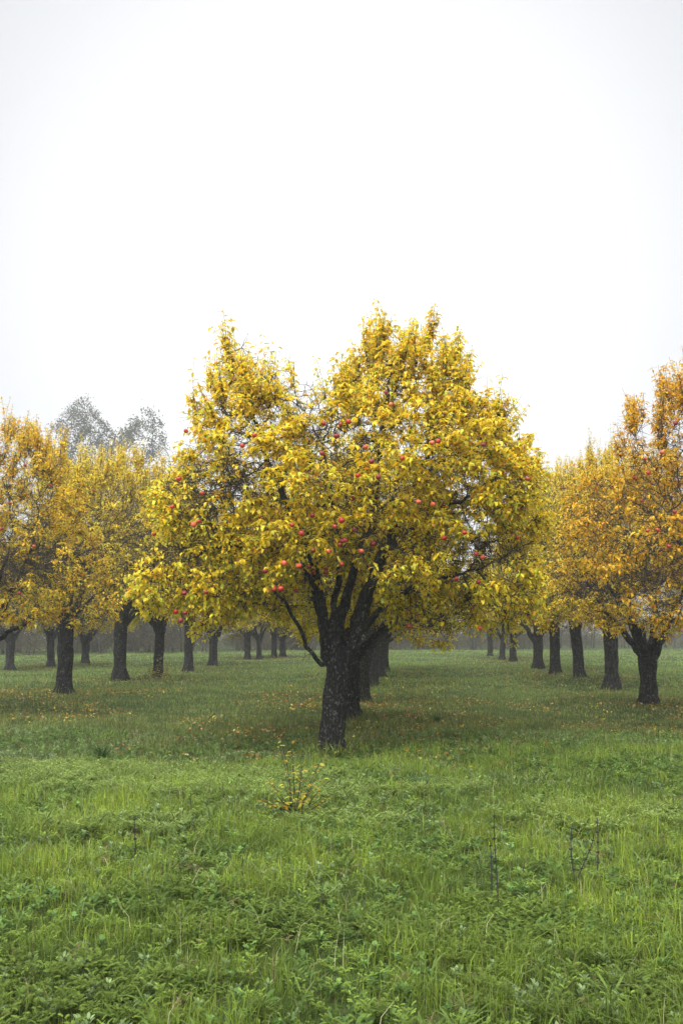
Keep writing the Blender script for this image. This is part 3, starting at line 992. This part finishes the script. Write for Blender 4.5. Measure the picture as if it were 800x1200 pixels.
ta = tall_tree(5, 15.6, 2.9, 1900, 15000, .10)
tb_ = tall_tree(9, 15.0, 2.7, 1700, 10000, .10)
for (u, v_top, Y, mesh, s, rz, lab) in ((89, 466, 108, ta, 1.75, .4, 'tall grey tree with a rounded crown fading in fog above the left row'),
                                        (168, 478, 118, tb_, 2.15, 2.0, 'tall thinner grey tree in fog, the paler one of the two, nearer the big tree')):
    p = at_depth(u, 740, Y)
    top = at_depth(u, v_top, Y)[2]
    H = 15.6 if mesh is ta else 15.0
    build_tree('tall', mesh, lab, 'tall trees in the fog', (p[0], Y, 0), rz, s, top / (H * s * .985), name='tall_tree')

# far wood: one mass of bare trunks, scrub and brambles closing the meadow
def far_wood():
    rs = np.random.RandomState(77)
    protos = []
    for k in range(3):
        r = random.Random(100 + k)
        H = 6.0
        trunk = ([(0, 0, -.1), (.1, 0, 1.0), (.2, .1, 2.6), (.3, .2, 4.6)], [.085, .07, .05, .03])
        limbs = []
        for j in range(4):
            az = r.uniform(0, 6.28); el = .9; p = np.array((.1, 0, r.uniform(1.2, 3.0))); pts = [tuple(p)]; rad = [.05]
            for s in range(4):
                p = p + .5 * np.array((cos(az) * cos(el), sin(az) * cos(el), sin(el))); pts.append(tuple(p)); rad.append(.045 - .009 * s)
            limbs.append((pts, rad))
        lobes = [((0, 0, 3.4), (1.5, 1.5, 2.2)), ((.2, .1, 1.0), (1.7, 1.7, 1.0)), ((.5, .3, 4.6), (1.1, 1.1, 1.2)), ((-.4, -.4, 2.0), (1.6, 1.6, 1.2))]
        s_ = skeleton(200 + k, trunk, limbs, lobes, n_att=560, step=.22, di=1.8, dk=.36, r_tip=.006)
        b = MB()
        for ch, rad in chains(s_, np.ones(len(s_['P']), bool)): tube(b, s_['P'][ch], np.maximum(rad, .007), 4, 1)
        nl = 2000
        idx = s_['rs'].choice(np.where(s_['R'] < .02)[0], nl)
        bb = s_['P'][idx] + s_['rs'].normal(0, .2, (nl, 3))
        LL = .09 * (.7 + .6 * s_['rs'].rand(nl))
        col = np.array([(.10, .075, .03), (.06, .065, .03), (.16, .11, .03)])[s_['rs'].randint(0, 3, nl)]
        leaf_batch(b, bb, s_['rs'].normal(0, 1, (nl, 3)), s_['rs'].normal(0, 1, (nl, 3)), LL, LL * .6, np.full(nl, .6), col, 0)
        protos.append(b)
    big = MB()

    def put(b, x, y, s, sz, rz):
        c, si = cos(rz), sin(rz)
        Rm = np.array([[c, -si, 0], [si, c, 0], [0, 0, 1]]) * np.array([[s], [s], [s * sz]])
        Vv = np.concatenate(b.V) @ Rm.T + np.array((x, y, float(gz(x, y))))
        Q = np.concatenate(b.Q); T = np.concatenate(b.T); mq = np.concatenate(b.mq); mt = np.concatenate(b.mt); cc = np.concatenate(b.c)
        for mid in (0, 1):
            pass
        o = big.n
        big.V.append(Vv); big.c.append(cc); big.Q.append(Q + o); big.T.append(T + o); big.mq.append(mq); big.mt.append(mt); big.n += len(Vv)
    for k in range(430):
        t = rs.rand() ** 1.35
        x = -40 + 85 * t
        y = 60 + 26 * np.clip((x + 32) / 30, 0, 1) + 12 * np.clip((x - 8) / 20, 0, 1) + rs.normal(0, 2.5)
        scrub = rs.rand() < .78
        s = (rs.uniform(.5, .85) if scrub else rs.uniform(.75, 1.05)) * (1.25 if x < 2 else .95)
        sz = rs.uniform(.55, .85) if scrub else rs.uniform(.8, 1.1)
        put(protos[rs.randint(3)], x, y, s, sz, rs.uniform(0, 6.28))
    me = big.mesh('far_wood', [M_OLEAF, M_TWIG])
    link('far_woods', me, None, kind='stuff')


far_wood()

# ------------------------------------------------------------------ meadow: grass blades
def lateral(y):
    return .42 * y + 1.6


def scatter(rs, y0, y1, dens):
    ys = np.linspace(y0, y1, 200)
    area = np.trapezoid(2 * lateral(ys), ys) if hasattr(np, 'trapezoid') else np.trapz(2 * lateral(ys), ys)
    n = int(area * dens)
    y = y0 + (y1 - y0) * rs.rand(int(n * 2.6))
    keep = rs.rand(len(y)) < lateral(y) / lateral(y1)
    y = y[keep][:n]
    x = (rs.rand(len(y)) * 2 - 1) * lateral(y)
    return x, y


def under_trees(x, y):
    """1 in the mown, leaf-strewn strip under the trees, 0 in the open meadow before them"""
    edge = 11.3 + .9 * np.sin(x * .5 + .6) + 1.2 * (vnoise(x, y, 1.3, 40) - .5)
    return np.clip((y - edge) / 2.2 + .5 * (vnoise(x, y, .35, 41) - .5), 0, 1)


def patch_vetch(x, y):
    m = np.clip((5.1 + 3.6 * (fbm(x, y, .9, 31) - .5) * 2 - y) / 1.8, 0, 1) * .85
    for cx, cy, rx, ry in ((-1.9, 10.3, 2.3, .95), (-.7, 9.4, 1.5, .6), (-3.6, 11.2, 1.8, .6), (-.05, 7.9, .6, .5), (1.9, 8.3, .9, .6), (.9, 9.6, .5, .4), (-1.6, 7.6, .8, .4), (3.0, 7.0, .8, .5)):
        q = ((x - cx) / rx) ** 2 + ((y - cy) / ry) ** 2 + (vnoise(x, y, .5, 33) - .5) * 1.1
        m = np.maximum(m, np.clip((1 - q) * 2, 0, 1))
    return m


def grass_blades(mb, x, y, h, wdt, rs, col, lean=.8):
    n = len(x)
    z = gz(x, y)
    az = rs.rand(n) * 2 * pi
    d = np.stack([np.cos(az), np.sin(az), np.zeros(n)], 1)
    s = np.stack([-np.sin(az + rs.normal(0, .8, n)), np.cos(az), np.zeros(n)], 1)
    ln = np.abs(rs.normal(0, lean, n))
    B = np.stack([x, y, z - .01], 1)
    up = np.array((0, 0, 1.0))
    M1 = B + h[:, None] * (.5 * up + .18 * ln[:, None] * d)
    T1 = B + h[:, None] * ((1 - .35 * ln[:, None] ** 1.3).clip(.3) * up + .75 * ln[:, None] * d)
    ln = np.minimum(ln, 1.7)
    V = np.stack([B - s * wdt[:, None] * .5, B + s * wdt[:, None] * .5, M1 + s * wdt[:, None] * .42, M1 - s * wdt[:, None] * .42, T1], 1)
    o = (np.arange(n) * 5)[:, None]
    cc = np.repeat(col[:, None, :], 5, 1).reshape(-1, 3)
    mb.add(V.reshape(-1, 3), o + np.array((0, 1, 2, 3))[None], o + np.array((3, 2, 4))[None], 0, cc)


def grass_color(x, y, rs):
    n = len(x)
    sh = under_trees(x, y)[:, None]
    big = fbm(x, y, 2.6, 50)[:, None]
    sm = fbm(x, y, .5, 55)[:, None]
    lime = np.array((.33, .42, .050)); mid = np.array((.20, .275, .038)); dark = np.array((.095, .145, .024))
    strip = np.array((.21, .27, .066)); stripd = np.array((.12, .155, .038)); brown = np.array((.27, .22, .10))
    far = np.array((.20, .28, .07))
    a_ = np.clip((big - .30) / .4, 0, 1) * np.clip((y - 3.0) / 3.2, .25, 1)[:, None]; b2 = np.clip((sm - .35) / .3, 0, 1)  # grass painted darker towards the camera, imitating lens vignette
    front = (dark * (1 - b2) + mid * b2) * (1 - a_) + (mid * (1 - b2) + lime * b2) * a_
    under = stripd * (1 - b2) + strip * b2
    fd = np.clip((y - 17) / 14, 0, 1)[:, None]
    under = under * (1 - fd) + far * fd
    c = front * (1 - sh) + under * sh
    br = (rs.rand(n) < np.where(under_trees(x, y) > .5, .14, .035))[:, None]
    c = np.where(br, brown, c)
    return c * (.55 + .85 * rs.rand(n) ** 1.3)[:, None]


rs = np.random.RandomState(3)
gb = MB()
FEET = np.array([(o.location.x, o.location.y) for o in bpy.data.objects if o.name.startswith('apple_tree') and o.location.y < 40])
for (ya, yb, dens, hm, wm) in ((2.6, 5.5, 3000, .13, .0036), (5.5, 8.5, 3000, .125, .0042), (8.5, 12, 2100, .12, .0050), (12, 18, 950, .085, .0075), (18, 28, 380, .075, .012), (28, 46, 150, .08, .020), (46, 82, 42, .09, .036)):
    x, y = scatter(rs, ya, yb, dens)
    tall = fbm(x, y, 1.1, 60)
    h = hm * (.45 + .9 * rs.rand(len(x))) * (.65 + .8 * tall)
    h *= 1 - .35 * under_trees(x, y) * (y < 13)
    h *= 1 - .15 * patch_vetch(x, y)
    long_ = rs.rand(len(x)) < .012
    h[long_] *= 1.7
    near = np.min(np.hypot(x[:, None] - FEET[None, :, 0], y[:, None] - FEET[None, :, 1]), axis=1)
    h *= 1 + 1.1 * np.clip((.55 - near) / .3, 0, 1)
    h *= np.clip((fbm(x, y, .28, 64) - .3) / .25, .45, 1.35)
    w_ = wm * (.6 + .8 * rs.rand(len(x)))
    grass_blades(gb, x, y, h, w_, rs, grass_color(x, y, rs))
# straw coloured dead blades lying through the green
x, y = scatter(rs, 2.8, 12, 12)
grass_blades(gb, x, y, .16 + .14 * rs.rand(len(x)), np.full(len(x), .0026), rs, np.array((.50, .47, .27)) * (.6 + .5 * rs.rand(len(x)))[:, None], 1.5)
link('grass', gb.mesh('grass', [M_GRASS]), kind='stuff')
print('grass verts', gb.n)

# ------------------------------------------------------------------ vetch: feathery ground cover
def vetch_proto(seed):
    r = np.random.RandomState(seed)
    qs = []; cs = []
    for st in range(5):
        az = r.rand() * 6.28; ln = r.uniform(.2, .8); H = r.uniform(.07, .14)
        stem = lambda t: np.array((cos(az) * ln * H * t, sin(az) * ln * H * t, H * t * (1 - .15 * t)))
        g = np.array((.135, .19, .032)) * r.uniform(.8, 1.25)
        a2 = az + 1.57
        s_ = np.array((cos(a2), sin(a2), 0)) * .0012
        qs.append([stem(0) - s_, stem(0) + s_, stem(1) + s_, stem(1) - s_]); cs.append(g * .8)
        for lf in range(6):
            t = .3 + .7 * lf / 5
            la = az + lf * 2.4 + r.uniform(-.3, .3); b = stem(t)
            d = np.array((cos(la), sin(la), r.uniform(.3, 1.5))); d /= np.linalg.norm(d)
            side = np.cross(d, (0, 0, 1)); side /= np.linalg.norm(side)
            Lf = r.uniform(.035, .055)
            gg = g * r.uniform(.85, 1.2)
            for k in range(5):
                tt = .22 + .78 * k / 4
                c = b + d * Lf * tt + np.array((0, 0, -.012)) * tt * tt
                ll = .0175 * (1 - .4 * abs(tt - .5)); ww = .0042
                for sg in (-1, 1):
                    ld = side * sg * .9 + d * .45 + np.array((0, 0, .25)); ld /= np.linalg.norm(ld)
                    pw = np.cross(ld, (0, 0, 1)); pw /= np.linalg.norm(pw) + 1e-9
                    qs.append([c, c + ld * ll * .5 + pw * ww, c + ld * ll, c + ld * ll * .5 - pw * ww]); cs.append(gg * r.uniform(.9, 1.1))
    return np.array(qs), np.array(cs)


protos = [vetch_proto(s) for s in range(5)]
vm = MB()


def put_vetch(x, y, sc_, tone):
    n = len(x)
    rz = rs.rand(n) * 6.28
    which = rs.randint(0, 5, n)
    for k, (q, c) in enumerate(protos):
        m = which == k
        if not m.any(): continue
        xx, yy, ss, rr, tt = x[m], y[m], sc_[m], rz[m], tone[m]
        ca, sa = np.cos(rr), np.sin(rr)
        W = q.reshape(-1, 3)
        X_ = (W[None, :, 0] * ca[:, None] - W[None, :, 1] * sa[:, None]) * ss[:, None] + xx[:, None]
        Y_ = (W[None, :, 0] * sa[:, None] + W[None, :, 1] * ca[:, None]) * ss[:, None] + yy[:, None]
        Z_ = W[None, :, 2] * ss[:, None] + gz(xx, yy)[:, None]
        Vv = np.stack([X_, Y_, Z_], -1).reshape(-1, 3)
        cc = (np.repeat(c, 4, axis=0)[None] * tt[:, None, :]).reshape(-1, 3)
        vm.add(Vv, np.arange(len(Vv)).reshape(-1, 4), None, 0, cc)


x, y = scatter(rs, 2.7, 7.4, 330)
k = rs.rand(len(x)) < patch_vetch(x, y) * .75
x, y = x[k], y[k]
tone = np.ones((len(x), 3)) * (.60 + .5 * fbm(x, y, 1.0, 70))[:, None]  # near vetch is dark green, toned down further to imitate lens vignette
put_vetch(x, y, rs.uniform(.5, .95, len(x)), tone)
x, y = scatter(rs, 7.0, 12.4, 130)
k = rs.rand(len(x)) < patch_vetch(x, y)
x, y = x[k], y[k]
tone = np.array((1.4, 1.3, 1.9)) * (.85 + .5 * rs.rand(len(x)))[:, None]
put_vetch(x, y, rs.uniform(.6, .95, len(x)), tone)
x, y = scatter(rs, 3.3, 11.8, 42)
put_vetch(x, y, rs.uniform(.4, .75, len(x)), np.ones((len(x), 3)) * (1.1 + .5 * rs.rand(len(x)))[:, None])
ob = link('vetch_ground_cover', vm.mesh('vetch', [M_VETCH], smooth=False), kind='stuff')
print('vetch verts', vm.n)

# ------------------------------------------------------------------ other meadow herbs: broad rosettes, clover, dead brown bits
def herb_proto(seed, n, Lr, wr, rise, col, curl):
    r = np.random.RandomState(seed)
    b = MB()
    az = r.rand(n) * 6.28
    d = np.stack([np.cos(az), np.sin(az), r.uniform(*rise, n)], 1)
    base = np.stack([np.cos(az) * .006, np.sin(az) * .006, r.uniform(0, .05, n)], 1)
    L = r.uniform(*Lr, n)
    leaf_batch(b, base, d, np.tile([0, 0, 1.0], (n, 1)) + r.normal(0, .2, (n, 3)), L, L * wr, r.uniform(.3, curl, n), np.array(col) * r.uniform(.7, 1.2, (n, 1)), 0)
    return np.concatenate(b.V), np.concatenate(b.Q), np.concatenate(b.T), np.concatenate(b.c)


herbs = [herb_proto(1, 11, (.035, .075), .32, (.3, 1.2), (.10, .17, .035), 1.2), herb_proto(2, 16, (.018, .034), .65, (.5, 1.8), (.14, .24, .06), .8),
         herb_proto(3, 9, (.06, .12), .10, (.5, 2.0), (.16, .24, .05), 1.4), herb_proto(4, 12, (.03, .07), .18, (.1, 1.0), (.20, .16, .075), 1.8),
         herb_proto(5, 18, (.016, .03), .5, (.6, 2.5), (.22, .30, .12), .6)]
hm = MB()
x, y = scatter(rs, 2.9, 15, 100)
kind_n = vnoise(x, y, .9, 90) * 5 + rs.normal(0, .9, len(x))
which = np.clip(kind_n, 0, 4.99).astype(int)
which[(which == 3) & (rs.rand(len(x)) < .6)] = 4
which[rs.rand(len(x)) < .03] = 3
for k, (hv_, hq, ht, hc) in enumerate(herbs):
    m = which == k
    xx, yy = x[m], y[m]; n = len(xx)
    a_ = rs.rand(n) * 6.28; ss = rs.uniform(.6, 1.15, n); to = rs.uniform(.7, 1.2, n)
    X_ = (hv_[None, :, 0] * np.cos(a_)[:, None] - hv_[None, :, 1] * np.sin(a_)[:, None]) * ss[:, None] + xx[:, None]
    Y_ = (hv_[None, :, 0] * np.sin(a_)[:, None] + hv_[None, :, 1] * np.cos(a_)[:, None]) * ss[:, None] + yy[:, None]
    Z_ = hv_[None, :, 2] * ss[:, None] + gz(xx, yy)[:, None] + .02
    nv = len(hv_); o = (np.arange(n) * nv)[:, None, None]
    hm.add(np.stack([X_, Y_, Z_], -1).reshape(-1, 3), (o + hq[None]).reshape(-1, 4), (o + ht[None]).reshape(-1, 3), 0, (hc[None] * to[:, None, None]).reshape(-1, 3))
link('meadow_weeds', hm.mesh('meadow_weeds', [M_VETCH]), kind='stuff')

# ------------------------------------------------------------------ fallen leaves
fl = MB()
xs, ys, cs = [], [], []
spots = [(o.location.x, o.location.y) for o in bpy.data.objects if o.name.startswith('apple_tree')]
for (tx, ty) in spots:
    n = 1500 if ty < 28 else 600
    a_ = rs.rand(n) * 6.28; r_ = 2.9 * np.sqrt(rs.rand(n))
    xs.append(tx + r_ * np.cos(a_)); ys.append(ty + r_ * np.sin(a_))
x = np.concatenate(xs); y = np.concatenate(ys)
k = rs.rand(len(x)) < np.clip(fbm(x, y, .9, 80) * 5 - 1.75, .06, 1)
x, y = x[k], y[k]
k = y > 9.6 + 2.8 * rs.rand(len(y)) ** .6
x, y = x[k], y[k]
n = len(x)
B = np.stack([x, y, gz(x, y) + .02 + .035 * rs.rand(n)], 1)
d = rs.normal(0, 1, (n, 3)); d[:, 2] *= .35
up = np.tile([0, 0, 1.0], (n, 1)) + rs.normal(0, .4, (n, 3))
L_ = .040 + .035 * rs.rand(n)
pal = np.array([(.72, .50, .05), (.62, .28, .05), (.34, .20, .07), (.62, .52, .12), (.48, .20, .05), (.52, .44, .2)])
fc = pal[rs.randint(0, 6, n)] * (.35 + .55 * rs.rand(n))[:, None]
leaf_batch(fl, B, d, up, L_, L_ * .55, rs.rand(n) * 1.5, fc, 0)
link('fallen_leaves', fl.mesh('fallen_leaves', [M_LITTER]), kind='stuff')

# ------------------------------------------------------------------ suckers at the foot of one trunk, sapling, seed stalks, tufts
def stem_plant(name, label, cat, foot, stems, leafspec, mat_stem=M_TWIG, group=None, seed=0, pal=None, stem_r=.004):
    """thin woody plant: stems as one part, leaves as another"""
    r = np.random.RandomState(seed)
    g = on_ground(*foot)
    root = link(name, None, None, label, cat, group)
    root.location = tuple(g)
    sb = MB(); lb = MB()
    for (pts, nleaf) in stems:
        P, R = resample(pts, np.linspace(stem_r, stem_r * .45, len(pts)), .05)
        tube(sb, P, R, 5, 0)
        if nleaf:
            t = r.uniform(leafspec[2], 1, nleaf) * (len(P) - 1)
            i0 = t.astype(int).clip(0, len(P) - 2); f = (t - i0)[:, None]
            b = P[i0] * (1 - f) + P[i0 + 1] * f
            d = r.normal(0, 1, (nleaf, 3)); d[:, 2] = np.abs(d[:, 2]) * .3
            L = r.uniform(leafspec[0], leafspec[1], nleaf)
            col = np.array(pal)[r.randint(0, len(pal), nleaf)] * r.uniform(.75, 1.1, nleaf)[:, None]
            leaf_batch(lb, b, d, np.tile([0, 0, 1.0], (nleaf, 1)) + r.normal(0, .3, (nleaf, 3)), L, L * .5, r.uniform(.3, 1.2, nleaf), col, 0)
    link('stem', sb.mesh('stem', [mat_stem], color=False), root)
    if lb.n: link('foliage', lb.mesh('foliage', [M_LEAF]), root)
    return root


r = random.Random(4)
stems = []
for k in range(30):
    az = r.uniform(0, 6.28); l = r.uniform(.05, .30); h = r.uniform(.15, .62) if k % 2 else r.uniform(.1, .3)
    stems.append(([(r.uniform(-.05, .05), r.uniform(-.05, .05), -.02), (cos(az) * l * .4, sin(az) * l * .4, h * .5), (cos(az) * l, sin(az) * l, h)], r.randint(7, 18)))
stem_plant('sapling', 'small sapling with yellow leaf tips on reddish stems in front of the big tree', 'sapling', (347, 962), stems, (.03, .055, .5), seed=2,
           pal=[(.42, .44, .05), (.52, .40, .03), (.25, .32, .05), (.50, .28, .03), (.14, .18, .04), (.12, .17, .04)])
stems = []
for k in range(26):
    az = r.uniform(0, 6.28); l = r.uniform(.10, .42); h = r.uniform(.15, .75)
    q = .19
    stems.append(([(cos(az) * q, sin(az) * q, 0), (cos(az) * (q + l * .3), sin(az) * (q + l * .3), h * .5), (cos(az) * (q + l * .5), sin(az) * (q + l * .5), h)], r.randint(8, 16)))
stem_plant('sucker_shoots', 'ring of leafy yellow green suckers sprouting round the foot of a slim trunk', 'plant', (185, 796), stems, (.05, .08, .1), seed=3,
           pal=[(.40, .36, .06), (.55, .42, .05), (.20, .22, .05)])
stems = []
for k in range(12):
    az = r.uniform(0, 6.28); l = r.uniform(.10, .35); h = r.uniform(.12, .34); q = .17
    stems.append(([(cos(az) * q, sin(az) * q, 0), (cos(az) * (q + l), sin(az) * (q + l), h)], r.randint(3, 7)))
stem_plant('sprouting_weed', 'low dry sprouts and dead stalks ringing the foot of the big central trunk', 'weed', (392, 886), stems, (.03, .05, .3), seed=8,
           pal=[(.35, .33, .08), (.2, .2, .05), (.5, .42, .06)])

M_STALK, ns, os_ = mat_new('dry_stalk')
ps = ns.nodes.new('ShaderNodeBsdfPrincipled'); ps.inputs['Roughness'].default_value = .8
nz = ns.nodes.new('ShaderNodeTexNoise'); nz.inputs['Scale'].default_value = 60
rz_ = ns.nodes.new('ShaderNodeValToRGB'); rz_.color_ramp.elements[0].color = (.012, .010, .010, 1); rz_.color_ramp.elements[1].color = (.035, .026, .022, 1)
ns.links.new(nz.outputs['Fac'], rz_.inputs['Fac']); ns.links.new(rz_.outputs['Color'], ps.inputs['Base Color']); ns.links.new(ps.outputs[0], os_.inputs['Surface'])


def seed_stalk(label, foot, stems, seed):
    r = random.Random(seed)
    g = on_ground(*foot)
    root = link('seed_stalk', None, None, label, 'dried weed', 'dark dried seed stalks')
    root.location = tuple(g)
    Y0 = g[1]
    for st in stems:
        pts = [at_depth(u, v, Y0) - g for u, v in st]
        P, R = resample(pts, np.linspace(.0042, .0022, len(pts)), .03)
        b = MB(); tube(b, P, R, 5, 0)
        so = link('stem', b.mesh('stem', [M_STALK], color=False), root)
        hb_ = MB()
        n = len(P)
        for i in range(int(n * .18), n, 2):       # whorls of spent seed heads along the stem
            rr = r.uniform(.010, .015) * (1 - .35 * i / n)
            for k in range(6):
                az = k * 1.05 + r.uniform(-.3, .3); el = r.uniform(-.2, .7)
                d = np.array((cos(az) * cos(el), sin(az) * cos(el), sin(el)))
                tube(hb_, [P[i], P[i] + d * rr * .6, P[i] + d * rr * 1.3], [.002, .0042, .0015], 4, 0)
        link('seed_head', hb_.mesh('seed_head', [M_STALK], color=False), so)['kind'] = 'stuff'


seed_stalk('pair of thin dark seed stalks standing close together in bright grass', (582, 1056), [[(583, 1056), (582, 1030), (580, 1000), (578, 968), (579, 950)], [(576, 1054), (576, 1030), (575, 1005), (574, 985)]], 1)
seed_stalk('branched dark seed stalk spreading in a y, right of the paired stalks', (674, 1044), [[(675, 1044), (672, 1025), (669, 1005), (668, 985), (670, 965)], [(674, 1034), (682, 1015), (690, 998), (694, 985)]], 2)
seed_stalk('single dark seed stalk rising beside the branched one', (699, 1034), [[(699, 1034), (700, 1010), (700, 985), (699, 958)]], 3)
seed_stalk('faint thin dark stalk in the grass far left of the sapling', (158, 1018), [[(158, 1018), (159, 995), (158, 968), (157, 955)]], 4)


def tuft(label, foot, n, h, spread, col, seed, wd=.009):
    r = np.random.RandomState(seed)
    g = on_ground(*foot)
    b = MB()
    az = r.rand(n) * 6.28
    rad = spread * .25 * r.rand(n)
    base = np.stack([np.cos(az) * rad, np.sin(az) * rad, np.full(n, -.01)], 1)
    out = np.stack([np.cos(az), np.sin(az), np.zeros(n)], 1)
    s = np.stack([-np.sin(az), np.cos(az), np.zeros(n)], 1)
    hh = h * r.uniform(.55, 1.1, n); sp = spread * r.uniform(.2, 1, n)
    t = np.linspace(0, 1, 5)
    C_ = base[:, None] + out[:, None] * (sp[:, None] * t[None] ** 1.7)[:, :, None] + np.array((0, 0, 1.0)) * (hh[:, None] * (t - .28 * t ** 2.6)[None])[:, :, None]
    wv = wd * np.array((.6, .9, .8, .5, .02))
    V_ = np.stack([C_ - s[:, None] * wv[None, :, None], C_ + s[:, None] * wv[None, :, None]], 2).reshape(-1, 3)
    o = (np.arange(n) * 10)[:, None, None] + (np.arange(4) * 2)[None, :, None]
    cc = np.repeat(np.array(col) * r.uniform(.7, 1.2, (n, 1)), 10, axis=0)
    b.add(V_, (o + np.array((0, 1, 3, 2))[None, None]).reshape(-1, 4), None, 0, cc)
    ob = link('grass_tuft', b.mesh('grass_tuft', [M_GRASS]), None, label, 'grass tuft', 'broad bladed grass tufts')
    ob.location = tuple(g)


tuft('upright dark green tuft in the grass lane right of the big trunk', (511, 850), 44, .25, .16, (.055, .12, .03), 1)
tuft('blue green arching tuft in the meadow below the lane tuft', (499, 925), 70, .17, .24, (.10, .17, .075), 2, .006)
tuft('bright green tuft at the foot of the yellow tipped sapling', (338, 958), 50, .24, .16, (.12, .21, .03), 3)
tuft('dark tuft of broad blades beside the vetch patch on the far left', (120, 892), 60, .26, .20, (.045, .095, .022), 4)
tuft('low green tuft in the strewn leaves left of the middle row', (425, 945), 40, .14, .16, (.13, .22, .03), 5)
